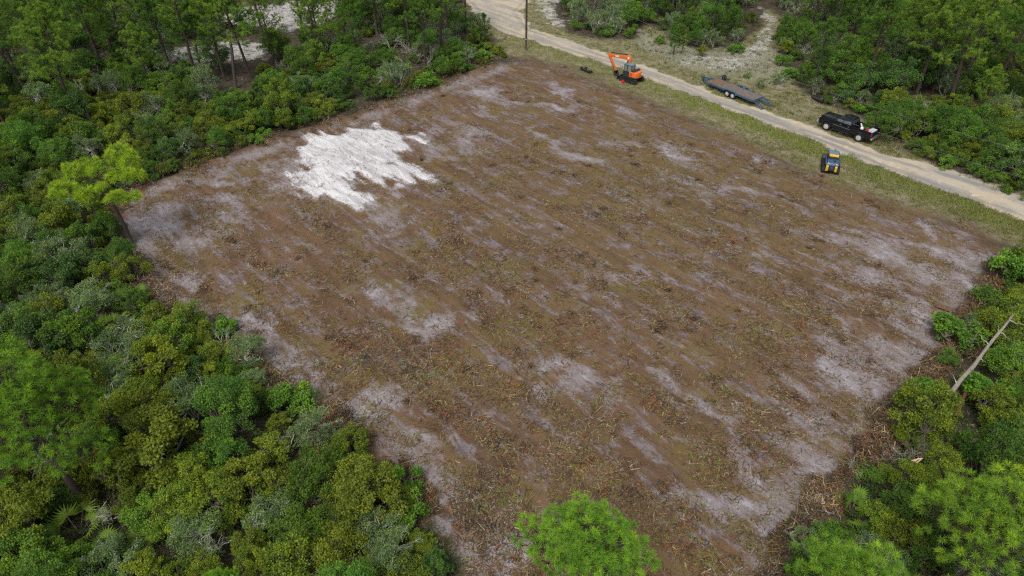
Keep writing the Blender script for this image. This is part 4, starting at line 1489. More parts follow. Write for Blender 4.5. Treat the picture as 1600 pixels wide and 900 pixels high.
# ------------------------------------------------------------------ trailer
def build_trailer():
    dk = .72
    A, B = G(1176, 157, dk), G(1104, 127.5, dk)        # near edge of the deck, rear and front
    A2 = G(1190, 147.5, dk)
    h = ang_of(A, B)
    Ln = float(np.linalg.norm((B - A)[:2]))
    Wd = 2.05
    right = np.array([math.sin(h), -math.cos(h)])
    c = (A + B)[:2] / 2 + right * Wd / 2
    o = thing("flatbed_trailer", "blue flatbed equipment trailer with wooden deck and ramps down beside the road", "trailer", (c[0], c[1], Z(*c)), h)
    bl = M['trailer_blue']
    hl, hw = Ln / 2, Wd / 2
    f = Part()
    for s in (-1, 1):
        f.box((0, s * (hw + .02), dk - .07), (Ln + .1, .10, .20))
        f.box((0, s * .45, dk - .16), (Ln - .1, .08, .14))
    for x in np.linspace(-hl, hl, 8):
        f.box((x, 0, dk - .15), (.08, Wd - .1, .10))
    f.box((hl + .04, 0, dk - .05), (.10, Wd + .14, .22)).box((-hl - .04, 0, dk - .05), (.10, Wd + .14, .20))
    f.done("frame", bl, o)
    np_, tot = 11, Wd - .1
    pw = tot / np_
    for i in range(np_):
        for j, (x0, x1, mt) in enumerate([(-hl + .02, hl * .45, 'deck_wood'), (hl * .45 + .03, hl - .02, 'deck_wood_b')]):
            Part().box(((x0 + x1) / 2, -tot / 2 + pw * (i + .5), dk + .005 + .004 * ((i * 7) % 3)), (x1 - x0, pw - .018, .045)).done("plank", M[mt], o)
    t = Part()
    for s in (-1, 1):
        t.bar((hl, s * .86, dk - .10), (hl + 1.45, s * .04, dk - .12), .10, .16)
    t.bar((hl + .55, -.58, dk - .10), (hl + .55, .58, dk - .10), .08, .12)
    t.done("tongue", bl, o)
    Part().box((hl + 1.58, 0, dk - .10), (.34, .14, .14), bevel=.03).done("coupler", M['dark_steel'], o)
    Part().cyl((hl + 1.2, .18, dk - .18), .045, .95, 'Z', 12).box((hl + 1.2, .18, .06), (.2, .2, .03)).done("jack", M['dark_steel'], o)
    for s in (-1, 1):
        fy = s * (hw + .20)
        fp = Part()
        prof = [(-1.12, dk - .12), (-.92, dk + .20), (.62, dk + .20), (.82, dk - .12), (.76, dk - .12), (.58, dk + .16), (-.88, dk + .16), (-1.06, dk - .12)]
        fp.prism([(x - .25, z) for x, z in prof], fy - .14, fy + .14)
        fp.done("fender", bl, o)
        for x in (-.02, -.88):
            wheel(o, (x, s * (hw + .20), .40), .40, .24, s, 'alloy')
        Part().box((-hl - .10, s * (hw - .1), dk - .06), (.03, .18, .10)).done("tail_light", M['red_lens'], o)
        # ramp folded down: two stringers and rungs
        r = Part()
        y0 = s * .72
        x0, z0, x1, z1 = -hl - .1, dk - .06, -hl - 1.55, .05
        for d in (-.22, .22):
            r.bar((x0, y0 + d, z0), (x1, y0 + d, z1), .06, .09)
        rp = r.done("ramp", bl, o)
        for k in range(7):
            q = (k + .5) / 7
            Part().bar((x0 + (x1 - x0) * q, y0 - .22, z0 + (z1 - z0) * q + .03), (x0 + (x1 - x0) * q, y0 + .22, z0 + (z1 - z0) * q + .03), .09, .04).done("rung", bl, rp)
    Part().box((-.5, 0, .40), (.10, Wd + .2, .09)).box((-1.0, 0, .40), (.10, Wd + .2, .09)).done("axle", M['dark_steel'], o)
    # spare wheel on its post at the far front corner
    Part().bar((hl - .9, -hw - .05, dk - .1), (hl - .9, -hw - .05, dk + .42), .07).done("spare_post", bl, o)
    wheel(o, (hl - .9, -hw - .20, dk + .30), .38, .24, -1, 'dark_steel', "spare_wheel")


build_trailer()


# ------------------------------------------------------------------ tracked machines
def track_belt(parent, y, w, x0, x1, r, name="track"):
    """rubber crawler: a rounded loop with lugs, rollers on its frame"""
    n = 9
    loop = [(x1 + r * math.sin(a), r + r * math.cos(a)) for a in np.linspace(0, math.pi, n)]
    loop += [(x0 - r * math.sin(a), r - r * math.cos(a)) for a in np.linspace(0, math.pi, n)]
    inner = [(x1 + (r - .07) * math.sin(a), r + (r - .07) * math.cos(a)) for a in np.linspace(0, math.pi, n)]
    inner += [(x0 - (r - .07) * math.sin(a), r - (r - .07) * math.cos(a)) for a in np.linspace(0, math.pi, n)]
    p = Part()
    m = len(loop)
    for i in range(m):
        j = (i + 1) % m
        a, b2, c2, d2 = loop[i], loop[j], inner[j], inner[i]
        p.prism([a, b2, c2, d2], y - w / 2, y + w / 2)
    ln = x1 - x0
    for k in range(int(ln / .16)):
        for z in (-.012, 2 * r + .012):
            p.box((x0 + (k + .5) * .16, y, z), (.06, w, .035))
    t = p.done(name, M['rubber'], parent)
    Part().prism([(x0 + .15, r * .7), (x1 - .15, r * .7), (x1 - .25, r * 1.55), (x0 + .25, r * 1.55)], y - w * .28, y + w * .28).done("track_frame", M['dark_steel'], t)
    for x, rr in ((x0, r - .08), (x1, r - .08)):
        Part().cyl((x, y, r), rr, w * .7, 'Y', 20).done("sprocket", M['dark_steel'], t, True)
    for k in range(4):
        Part().cyl((x0 + (k + .8) * ln / 4.6, y, .16), .12, w * .72, 'Y', 14).done("roller", M['dark_steel'], t, True)
    return t


def build_excavator():
    A, B = G(995, 134.5), G(965, 124.5)
    h = ang_of(A, B) + math.radians(2)
    right = np.array([math.sin(h), -math.cos(h)])
    c = (A + B)[:2] / 2 + right * .95
    o = thing("mini_excavator", "orange excavator with raised boom parked on the verge beside the road", "excavator", (c[0], c[1], Z(*c)), h, .86)
    og, dk = M['orange'], M['dark_steel']
    for s in (1, -1):
        track_belt(o, s * .95, .45, -1.25, 1.25, .34)
    Part().box((0, 0, .42), (1.5, 1.5, .30), bevel=.04).cyl((0, 0, .66), .55, .22, 'Z', 24).done("undercarriage", dk, o, True)
    bl = Part()
    prof = [(1.95, .02), (2.05, .25), (1.98, .52), (1.90, .52), (1.95, .25), (1.87, .02)]
    bl.prism(prof, -1.1, 1.1)
    for s in (-.5, .5):
        bl.bar((.7, s, .38), (1.92, s, .26), .10, .14)
    bl.done("blade", dk, o)
    hs = Part()                                     # turntable deck with rounded tail
    deck = [(1.05, .92), (1.05, -.92), (-.75, -1.05)] + [(-.75 - .75 * math.sin(a), -1.05 * math.cos(a)) for a in np.linspace(.25, math.pi - .25, 9)] + [(-.75, 1.05)]
    a = [hs.bm.verts.new((x, y, .78)) for x, y in deck]
    b = [hs.bm.verts.new((x, y, 1.02)) for x, y in deck]
    hs.bm.faces.new(a)
    hs.bm.faces.new(b[::-1])
    for i in range(len(deck)):
        j = (i + 1) % len(deck)
        hs.bm.faces.new((a[i], a[j], b[j], b[i]))
    hs.done("turntable", dk, o)
    cw = Part()                                     # counterweight and engine bonnet
    tail = [(-.80, -1.02)] + [(-.80 - .74 * math.sin(q), -1.02 * math.cos(q)) for q in np.linspace(.3, math.pi - .3, 11)] + [(-.80, 1.02)]
    a = [cw.bm.verts.new((x, y, .92)) for x, y in tail]
    b = [cw.bm.verts.new((x * .985, y * .97, 1.72)) for x, y in tail]
    cw.bm.faces.new(a)
    cw.bm.faces.new(b[::-1])
    for i in range(len(tail)):
        j = (i + 1) % len(tail)
        cw.bm.faces.new((a[i], a[j], b[j], b[i]))
    bmesh.ops.recalc_face_normals(cw.bm, faces=cw.bm.faces[:])
    bmesh.ops.bevel(cw.bm, geom=list(cw.bm.edges), offset=.05, segments=2, affect='EDGES', profile=.6)
    cw.done("counterweight", og, o, True)
    Part().box((-1.52, -.35, 1.42), (.02, .55, .12), (0, 0, 0)).done("decal", M['white_vinyl'], o)
    sp = Part().box((-.48, .95, 1.36), (.72, .16, .78), bevel=.05)
    sp.done("side_panel", og, o, True)
    for k in range(2):
        Part().box((-.48, 1.035, 1.28 + k * .22), (.36, .02, .07), (0, -.25, 0)).done("louvre", M['black_plastic'], o)
    Part().box((.25, -.72, 1.25), (1.5, .44, .5), bevel=.06).done("fuel_tank_cover", dk, o, True)
    Part().box((-.62, -.1, 1.74), (.7, 1.5, .10), bevel=.03).cyl((-.75, -.6, 1.92), .06, .32, 'Z', 12).done("engine_cover", dk, o, True)
    # cab on the left
    cx0, cx1, cy0, cy1, z0, z1 = -.42, 1.02, -.02, .92, 1.02, 2.62
    pl = Part()
    for x, y in ((cx0, cy0), (cx0, cy1), (cx1, cy0), (cx1, cy1), (.35, cy1)):
        pl.bar((x, y, z0), (x - (.16 if x == cx1 else 0), y * .97 + .01, z1), .075)
    for x0, y0, x1, y1 in ((cx0, cy0, cx1, cy0), (cx0, cy1, cx1, cy1), (cx0, cy0, cx0, cy1), (cx1, cy0, cx1, cy1)):
        pl.bar((x0, y0, z0 + .03), (x1, y1, z0 + .03), .07)
        pl.bar((x0, y0, z0 + .62), (x1, y1, z0 + .62), .05)
    pl.box(((cx0 + cx1) / 2, cy1 - .01, z0 + .3), (cx1 - cx0, .03, .6)).box((cx0 + .01, .45, z0 + .3), (.03, .9, .6))
    cabp = pl.done("cab", dk, o)
    Part().box((.25, .45, z1 + .03), (1.42, 1.02, .09), bevel=.04).done("cab_roof", M['roof_grey'], o, True)
    Part().box((.75, .45, z1 + .06), (.34, .6, .06), bevel=.02).done("roof_hatch", M['glass'], o)
    gl = [((cx0 + .42, cy1 - .03, 2.10), (.74, .015, .86)), ((.72, cy1 - .03, 2.10), (.50, .015, .86)), ((.3, cy0 + .04, 2.05), (1.25, .015, .95)),
          ((cx0 + .03, .45, 2.12), (.015, .82, .85)), ((cx1 - .10, .45, 1.85), (.015, .82, 1.35))]
    for cc, ss in gl:
        Part().box(cc, ss).done("cab_glass", M['glass_pale'], o)
    st = Part().box((-.05, .45, 1.38), (.5, .5, .14), bevel=.04).box((-.27, .45, 1.75), (.12, .48, .65), bevel=.04)
    st.done("seat", M['black_plastic'], o, True)
    Part().bar((1.0, .98, 2.1), (1.12, 1.10, 2.1), .03).box((1.12, 1.12, 2.1), (.04, .16, .26)).done("mirror", M['black_plastic'], o)
    # boom: bent box section, arm and bucket; the plane sits right of the cab
    by = -.30
    bm_ = Part()
    top = [(1.22, 1.10), (1.16, 2.0), (1.12, 2.78), (1.40, 3.06), (4.55, 2.60), (4.66, 2.86), (4.50, 3.02), (1.05, 3.56), (.72, 3.40), (.58, 3.0), (.86, 1.10)]
    bm_.prism(top, by - .15, by + .15, .02)
    bm_.done("boom", og, o, True)
    Part().box((3.1, by + .157, 3.05), (.70, .012, .13), (0, .15, 0)).done("decal", M['white_vinyl'], o)
    Part().cyl((1.05, by + .155, 3.22), .16, .02, 'Y', 16).done("decal", M['white_vinyl'], o)
    ar = Part()
    ar.prism([(4.36, 3.22), (4.72, 3.16), (4.80, 2.74), (3.26, .72), (3.04, .82), (4.34, 2.60)], by - .12, by + .12, .02)
    ar.done("arm", og, o, True)
    cyls = Part()
    cyls.bar((1.45, by - .19, 1.25), (1.05, by - .19, 2.9), .11).bar((1.45, by + .19, 1.25), (1.05, by + .19, 2.9), .11)
    cyls.bar((1.25, by, 3.66), (4.45, by, 3.26), .11)
    cyls.bar((4.82, by, 2.7), (3.62, by, 1.0), .10)
    cyls.done("hydraulic_cylinder", M['dark_steel'], o)
    bk = Part()
    prof = [(3.40, 1.52), (3.72, 1.45), (3.86, 1.05), (3.74, .66), (3.38, .42), (2.98, .46), (2.92, .52), (3.34, .56), (3.62, .74), (3.72, 1.05), (3.60, 1.30), (3.40, 1.36)]
    bw = lambda P: [(3.14 + (x - 3.42) * .68, .78 + (z - 1.46) * .68) for x, z in P]
    bk.prism(bw(prof), by - .36, by + .36)
    sidep = [(3.40, 1.50), (3.72, 1.44), (3.84, 1.05), (3.72, .67), (3.38, .44), (2.96, .48), (3.18, .95)]
    for s in (-1, 1):
        bk.prism(bw(sidep), by + s * .365 - .02, by + s * .365 + .02)
    bo = bk.done("bucket", dk, o)
    for k in range(5):
        Part().box((2.80, by - .30 + k * .15, .12), (.14, .05, .05)).done("tooth", dk, bo)
    q = Matrix.Translation(o.location) @ Matrix.Rotation(h, 4, 'Z') @ Vector((.35, 1.45, 0))
    cn = thing("fuel_can", "small red fuel can on the ground beside the excavator's track", "fuel can", (q.x, q.y, Z(q.x, q.y)), h)
    Part().box((0, 0, .19), (.34, .26, .38), bevel=.05).done("can", M['red_plastic'], cn, True)
    Part().bar((-.1, 0, .43), (.08, 0, .43), .04).bar((-.1, 0, .36), (-.1, 0, .44), .04).done("handle", M['red_plastic'], cn)
    Part().cyl((.13, 0, .42), .03, .12, 'Z', 10).done("spout", M['black_plastic'], cn)


build_excavator()


def build_loader():
    A = G(1296, 274.5)
    h = math.radians(70)
    f2 = np.array([math.cos(h), math.sin(h)])
    c = A[:2] + f2 * 1.45
    o = thing("track_loader", "blue-grey and yellow compact track loader facing the road on the verge", "track loader", (c[0], c[1], Z(*c)), h, .86)
    sl, dk, ye = M['slate'], M['dark_steel'], M['yellow']
    for s in (1, -1):
        track_belt(o, s * .80, .42, -1.0, .85, .36)
    Part().box((-.05, 0, .62), (2.2, 1.18, .55), bevel=.04).done("chassis", dk, o, True)
    # engine bay behind the cab
    hd = Part()
    hd.prism([(-1.45, .50), (-1.50, 1.20), (-1.30, 1.48), (-.55, 1.60), (-.45, .5)], -.60, .60, .04)
    hd.done("engine_hood", sl, o, True)
    Part().box((-1.50, 0, .88), (.06, .66, .72), bevel=.02).done("rear_door", dk, o)
    Part().cyl((-1.535, 0, .95), .19, .05, 'X', 20).done("rear_badge", sl, o, True)
    for s in (1, -1):
        Part().prism([(-1.56, .48), (-1.56, 1.05), (-1.40, 1.34), (-1.18, 1.34), (-1.30, .48)], s * .36 if s > 0 else -.62, s * .62 if s > 0 else -.36, .025).done("rear_corner", ye, o, True)
        Part().box((-1.42, s * .44, 1.40), (.10, .14, .08)).done("rear_lamp", M['lamp_lens'], o)
    Part().cyl((-.95, -.22, 1.58), .13, .14, 'Z', 16).done("air_intake", dk, o, True)
    # cab
    cb = Part()
    for x, y in ((-.42, .52), (-.42, -.52), (.85, .52), (.85, -.52)):
        cb.bar((x, y, .9), (x - (.08 if x > 0 else -.03), y * .95, 2.02), .08)
    for s in (-1, 1):
        cb.bar((-.42, s * .52, .95), (.85, s * .52, .95), .07)
    cb.bar((-.42, -.52, 1.35), (-.42, .52, 1.35), .06)
    cb.done("cab", dk, o)
    for s in (-1, 1):
        Part().box((.2, s * .50, 1.48), (1.1, .015, .98)).done("cab_glass", M['glass'], o)
    Part().box((-.41, 0, 1.68), (.015, .92, .58)).done("cab_glass", M['glass'], o)
    Part().box((.80, 0, 1.48), (.015, .92, 1.0)).done("cab_glass", M['glass'], o)
    Part().box((.26, 0, 2.07), (1.28, 1.12, .10), bevel=.04).done("cab_roof", M['roof_grey'], o, True)
    Part().box((-.44, 0, 2.02), (.20, 1.04, .26), (0, .35, 0), .03).done("roof_visor", ye, o, True)
    Part().bar((.5, -.1, 2.1), (.5, -.1, 2.42), .03).done("beacon_mast", M['black_plastic'], o)
    Part().box((.1, 0, 1.05), (.5, .5, .14), bevel=.03).box((-.13, 0, 1.4), (.12, .5, .6), bevel=.03).done("seat", M['black_plastic'], o, True)
    for s in (1, -1):
        a = Part()
        a.prism([(-1.28, 1.22), (-1.18, 1.42), (.9, 1.30), (1.45, .55), (1.40, .25), (1.25, .25), (1.22, .55), (.78, 1.06), (-.9, 1.16)], s * .69 - .06, s * .69 + .06, .015)
        a.done("lift_arm", sl, o)
        Part().bar((-.9, s * .69, .75), (.35, s * .69, 1.12), .09).done("lift_cylinder", dk, o)
    # mulching head across the front
    mh = Part()
    mh.prism([(1.35, .12), (1.35, .75), (1.55, 1.02), (2.05, .98), (2.25, .72), (2.18, .68), (2.02, .86), (1.6, .90), (1.45, .7), (1.45, .12)], -.95, .95, .01)
    for s in (-1, 1):
        mh.prism([(1.35, .10), (1.35, .75), (1.55, 1.02), (2.05, .98), (2.25, .72), (2.2, .10)], s * .97 - .03, s * .97 + .03)
    mo = mh.done("mulching_head", dk, o)
    Part().cyl((1.82, 0, .42), .26, 1.86, 'Y', 20).done("drum", dk, mo, True)
    for k in range(18):
        q = k * 2.2
        Part().box((1.82 + .29 * math.cos(q), -.86 + k * .101, .42 + .29 * math.sin(q)), (.08, .07, .08), (0, -q, 0)).done("tooth", dk, mo)
    gd = Part().bar((1.5, -.9, 1.0), (2.0, -.8, 1.4), .07).bar((1.5, .9, 1.0), (2.0, .8, 1.4), .07).bar((2.0, -.8, 1.4), (2.0, .8, 1.4), .07)
    gd.done("push_bar", dk, mo)


build_loader()


def bucket_attachment(u, v, h, w, label, name, k=1.0):
    p = G(u, v)
    o = thing(name, label, "bucket", (p[0], p[1], Z(p[0], p[1])), h, k)
    b = Part()
    outer = [(-.42 + .46 * (1 - math.cos(a)), .40 - .38 * math.sin(a)) for a in np.linspace(-.5, 2.6, 10)]
    inner = [(-.42 + .46 - .42 * math.cos(a), .40 - .34 * math.sin(a)) for a in np.linspace(-.5, 2.6, 10)]
    b.prism(outer + inner[::-1], -w / 2, w / 2)
    b.done("shell", M['dark_steel'], o)
    for s in (-1, 1):
        Part().prism(outer[::-1] + [(.1, .55)], s * w / 2 - .02, s * w / 2 + .02).done("side_plate", M['dark_steel'], o)
        Part().prism([(-.40, .55), (-.18, .86), (.02, .80), (-.05, .5)], s * .18 - .03, s * .18 + .03).done("hanger", M['dark_steel'], o)
    Part().box((.46, 0, .46), (.10, w, .03), (0, .7, 0)).done("cutting_edge", M['dark_steel'], o)


bucket_attachment(916, 112, math.radians(38), 2.3, "black wide ditching bucket lying on the verge left of the excavator", "ditching_bucket", .82)
bucket_attachment(1278, 158, math.radians(30), 1.7, "black grapple bucket lying beside the track mouth behind the pickup", "loader_bucket", .95)


# ------------------------------------------------------------------ utility poles and wires
def build_poles():
    P0 = G(822, 78)[:2]
    d = -RD
    ends = [P0, P0 + d * 104, P0 - d * 60]
    labs = ["dark wooden utility pole on the verge at the clearing's far corner", "wooden utility pole far right along the road", "wooden utility pole beyond the road junction"]
    for k, p in enumerate(ends[:1] + ends[1:2]):
        o = thing("utility_pole", labs[k], "utility pole", (p[0], p[1], Z(*p)), math.atan2(d[1], d[0]))
        tb = Tubes()
        tb.add([(0, 0, -.4), (0, 0, 3), (0, 0, 7), (0, 0, 11.2)], [.17, .155, .14, .11], 12)
        link("pole", tb.mesh("pole", M['pole_wood']), o)
        Part().cyl((0, 0, 1.55), .172, .06, 'Z', 16).done("band", M['raw_wood'], o)
        Part().cyl((0, 0, 11.3), .05, .2, 'Z', 10).done("insulator", M['grey_box'], o, True)
        Part().box((0, .16, 8.55), (.10, .16, .10)).done("cable_bracket", M['dark_steel'], o)
    for nm, ztop, zmin, lab in (("power_line", 11.35, 6.9, "thin upper overhead wire crossing the woods beyond the road"),
                                ("cable_line", 8.6, 4.65, "thin lower overhead cable along the road's far side")):
        s = np.linspace(0, 104, 40)
        q = zmin + (ztop - zmin) * ((s - 52) / 52) ** 2
        pts = np.stack([P0[0] + d[0] * s, P0[1] + d[1] * s, q], -1)
        tb = Tubes().add(pts, np.full(40, .010), 5)
        tag(link(nm, tb.mesh(nm, M['wire'])), lab, "cable")


build_poles()


# ------------------------------------------------------------------ fallen and dead wood
def log(name, u0, v0, h0, u1, v1, h1, r0, r1, mat, label, cat, stubs=0, end_mat='raw_wood', seed=1):
    rng = np.random.default_rng(seed)
    a, b = G(u0, v0, h0), G(u1, v1, h1)
    o = thing(name, label, cat, tuple(a))
    tb = Tubes()
    pts = wiggle(rng, np.zeros(3), b - a, 8, .006)
    rad = np.linspace(r0, r1, 8) * rng.uniform(.9, 1.1, 8)
    tb.add(pts, rad, 9)
    link("trunk", tb.mesh("log_trunk", M[mat]), o)
    ax = norm(b - a)
    if end_mat:
        e = Tubes()
        e.add(np.stack([pts[-1], pts[-1] + ax * r1 * .5, pts[-1] + ax * r1 * 1.6]), [r1 * .97, r1 * .7, r1 * .15], 7)
        link("broken_end", e.mesh("broken_end", M[end_mat]), o)
    for k in range(stubs):
        q = pts[2 + k % 6] * .6 + pts[1 + k % 6] * .4
        d = norm(unit(rng, 1)[0] + np.array([.3, 0, .3]))
        d = norm(d - ax * (d @ ax) * .7)
        L_ = rng.uniform(.25, 1.0)
        t = Tubes().add(wiggle(rng, q, q + d * L_, 4, .15), [.045, .034, .022, .010], 4)
        link("branch_stub", t.mesh("branch_stub", M['lichen_twig']), o)
    return o


log("dead_trunk", 1470, 634, 1.0, 1583, 492, 4.2, .165, .07, 'dead_wood', "long leaning grey dead trunk with broken stubs at the right clearing edge", "dead tree", 11, None, 3)
log("red_log", 1492, 652, .5, 1513, 604, .9, .17, .12, 'red_wood', "red torn log right of the leaning dead trunk", "log", 0, None, 4)
def torn_tree():
    o = log("torn_trunk", 1421, 772, .5, 1431, 722, 2.3, .13, .10, 'torn_wood', "torn red-brown forked trunk with split pale wood in the right thicket", "broken tree", 3, None, 5)
    rng = np.random.default_rng(55)
    base = np.array(o.location)
    tip = G(1431, 722, 2.3) - base
    for (u, v, hh, r) in ((1446, 676, 3.5, .07), (1416, 690, 3.1, .05), (1436, 688, 3.2, .04)):
        e = G(u, v, hh) - base
        t = Tubes().add(wiggle(rng, tip - np.array([0, 0, .08]), e, 6, .10), np.linspace(r, r * .35, 6), 6)
        f = link("fork", t.mesh("fork", M['torn_wood']), o)
        for k in range(3):
            q = tip + (e - tip) * rng.uniform(.4, .95)
            link("twig", Tubes().add(wiggle(rng, q, q + unit(rng, 1)[0] * rng.uniform(.4, .9) + np.array([0, 0, .2]), 4, .2), [.022, .017, .012, .006], 3).mesh("twig", M['torn_wood']), f)
    for k in range(3):
        d = norm(np.array([rng.normal() * .5 + .3, rng.normal() * .4, 1.0]))
        q = tip + rng.normal(size=3) * .06
        link("splinter", Tubes().add(np.stack([q - d * .25, q + d * .1, q + d * rng.uniform(.35, .6)]), [.05, .06, .01], 4).mesh("splinter", M['raw_wood']), o)


torn_tree()
log("fallen_log", 425, 634, .7, 452, 657, .9, .17, .15, 'bark', "short dark fallen log with pale cut end by the near thicket", "log", 2, 'raw_wood', 6)
log("red_log", 488, 700, .8, 506, 714, .9, .14, .12, 'red_wood', "short red log lying in the near thicket's edge", "log", 0, None, 7)
log("red_log", 1462, 478, .15, 1484, 486, .15, .10, .08, 'red_wood', "small red log on the clearing's right rim", "log", 0, None, 8)
log("broken_branch", 1478, 520, .12, 1496, 524, .15, .08, .05, 'raw_wood', "pale split branch in the right rim debris", "branch", 0, None, 9)


# ------------------------------------------------------------------ shredded brush on the lot, leaf litter, grass and low growth
def strips(name, n, sampler, length, width, tones, weights, seed, mat, lift=.03, tilt=.35, upright=False, bend=False):
    rng = np.random.default_rng(seed)
    x, y, wt = sampler(rng, n)
    n = len(x)
    z = Zs(x, y)
    a = rng.random(n) * 2 * math.pi
    ln = rng.uniform(*length, n) * rng.random(n) ** .5
    wd = rng.uniform(*width, n)
    D = np.stack([np.cos(a), np.sin(a), rng.normal(size=n) * tilt], -1)
    if upright:
        D = np.stack([np.cos(a) * .5, np.sin(a) * .5, rng.uniform(.6, 1.2, n)], -1)
    D = norm(D) * ln[:, None]
    S = norm(np.stack([-np.sin(a), np.cos(a), rng.normal(size=n) * .4], -1)) * wd[:, None] * .5
    C = np.stack([x, y, z + lift * rng.random(n) + .006], -1)
    if upright:
        V = np.stack([C - S, C + S, C + D + S * .15, C + D - S * .15], 1)
    else:
        V = np.stack([C - D * .5 - S, C - D * .5 + S, C + D * .5 + S * .5, C + D * .5 - S * .5], 1)
        V[:, :, 2] = np.maximum(V[:, :, 2], z[:, None] + .004)
    tones = np.array(tones)
    w = np.array(weights, float)
    # patches of one stuff: each tone is likelier where its own noise is high
    pr = np.stack([w[k] * (.15 + 1.7 * sstep(.45, .7, vnoise(x, y, 1.9, 200 + k)) + .5 * vnoise(x, y, .6, 230 + k)) for k in range(len(w))], 1)
    cs = np.cumsum(pr / pr.sum(1, keepdims=True), 1)
    ti = (rng.random((n, 1)) > cs).sum(1).clip(0, len(w) - 1)
    colr = tones[ti] * rng.uniform(.65, 1.3, (n, 1)) * rng.uniform(.93, 1.07, (n, 3))
    return np_mesh(name, V.reshape(-1, 3), np.arange(n * 4).reshape(-1, 4), mat, {"tone": colr})


def in_region(test):
    def f(rng, n):
        X, Y = [], []
        got = 0
        while got < n:
            k = n * 2
            # sample evenly in the picture, so that near ground gets proportionally finer cover
            u, v = rng.uniform(-180, 1780, k), rng.uniform(-15, 980, k)
            p = G(u, v)
            x, y = p[:, 0], p[:, 1]
            ok = test(x, y, rng)
            X.append(x[ok]); Y.append(y[ok])
            got += ok.sum()
        return np.concatenate(X)[:n], np.concatenate(Y)[:n], None
    return f


def lookup(name):
    a = GRID[name]
    def f(x, y):
        i = np.clip(np.searchsorted(GRID['x'], x) - 1, 0, len(GRID['x']) - 2)
        j = np.clip(np.searchsorted(GRID['y'], y) - 1, 0, len(GRID['y']) - 2)
        return a[j, i]
    return f


f_lot, f_road, f_white, f_verge, f_sl, f_so, f_scr, f_strip = [lookup(k) for k in ("lot", "road", "white", "verge", "sl", "so", "scrape", "strip")]


def on_lot(x, y, rng):
    s, t = x * RD[0] + y * RD[1], x * RN[0] + y * RN[1]
    dens = .06 + 1.0 * sstep(.42, .68, .6 * vnoise(s / 3.0, t, 1.2, 30) + .4 * vnoise(x, y, 4.5, 31)) + .5 * sstep(.55, .75, vnoise(x, y, .7, 32))
    dens = dens * (1 - .8 * np.clip(f_scr(x, y), 0, 1)) * (1 - .93 * f_white(x, y))
    return (f_lot(x, y) > .5) & (rng.random(len(x)) < dens)


def on_rim(x, y, rng):
    sl = f_sl(x, y)
    return (np.abs(sl + .1) < 1.7 * (.25 + vnoise(x, y, 1.6, 40))) & (f_so(x, y) < -1.5) & (vnoise(x, y, 2.3, 41) > .38)


def on_verge(x, y, rng):
    d = .30 + .9 * f_strip(x, y) + .5 * (vnoise(x, y, 1.4, 50) > .55)
    return (f_verge(x, y) > .4) & (f_road(x, y) < .2 + .6 * vnoise(x, y, 1.1, 57)) & (rng.random(len(x)) < d)


def in_woods(x, y, rng):
    return (f_lot(x, y) < .3) & (f_so(x, y) < 0)


BROWNS = [(.150, .095, .050), (.090, .060, .036), (.24, .17, .095), (.36, .27, .15), (.20, .085, .035), (.17, .16, .045), (.13, .17, .035), (.25, .22, .20), (.050, .036, .028)]
tag(link("brush_debris", strips("brush_debris", 105000, in_region(on_lot), (.14, .62), (.018, .06), BROWNS, [8, 6, 2.0, .45, 3.4, 3.6, 1.2, .8, 3.5], 61, M['debris'], .05, .25)),
    "shredded twigs and leaves strewn over the cleared lot", "debris", kind="stuff")
tag(link("rim_debris", strips("rim_debris", 42000, in_region(on_rim), (.2, .9), (.015, .06), BROWNS, [6, 6, 3, 1.2, 3, 1.2, .3, 1.2, 6], 62, M['debris'], .45, .5)),
    "raked roots and dead brush heaped along the lot's rim", "debris", kind="stuff")
GREENS = [(.10, .13, .025), (.16, .175, .04), (.22, .19, .08), (.07, .095, .022), (.30, .26, .15)]
tag(link("verge_grass", strips("verge_grass", 72000, in_region(on_verge), (.12, .42), (.02, .045), GREENS, [4, 4, 3, 3, 1.5], 63, M['grass'], .0, .3, True)),
    "short yellow-green grass on the verges beside the road", "grass", kind="stuff")
tag(link("leaf_litter", strips("leaf_litter", 40000, in_region(in_woods), (.15, .5), (.02, .08), BROWNS, [5, 4, 4, 1, 2, 2, 3, 3, 3], 64, M['debris'], .12, .4)),
    "fallen leaves and twigs on the forest floor", "litter", kind="stuff")


def clumps(rng_seed, n, test, per, size, leaf, colours, name):
    rng = np.random.default_rng(rng_seed)
    x, y, _ = in_region(test)(rng, n)
    c = np.stack([x, y, Zs(x, y)], -1)
    idx = np.repeat(np.arange(n), per)
    m = n * per
    d = unit(rng, m)
    d[:, 2] = np.abs(d[:, 2])
    sz = rng.uniform(*size, n)[idx]
    P = c[idx] + d * (sz * rng.random(m) ** .5)[:, None] * np.array([1, 1, .9])
    D = norm(d + unit(rng, m) * .8)
    Nn = norm(d + np.array([0, 0, .8]) + unit(rng, m) * .6)
    ln = leaf * rng.uniform(.7, 1.3, m)
    S = norm(np.cross(D, Nn)) * (ln * .3)[:, None]
    L_ = D * ln[:, None]
    V = np.stack([P, P + L_ * .45 + S, P + L_, P + L_ * .45 - S], 1).reshape(-1, 3)
    colours = np.array(colours)
    cc = colours[rng.integers(len(colours), size=n)][idx] * rng.uniform(.6, 1.35, (m, 1))
    return np_mesh(name, V, np.arange(m * 4).reshape(-1, 4), M['grass'], {"tone": cc})


tag(link("undergrowth", clumps(71, 2600, in_woods, 90, (.35, .85), .11, [(.05, .085, .02), (.085, .10, .018), (.07, .12, .03), (.10, .11, .055), (.04, .07, .025)], "undergrowth")),
    "low leafy undergrowth filling the gaps between the oaks", "undergrowth", kind="stuff")


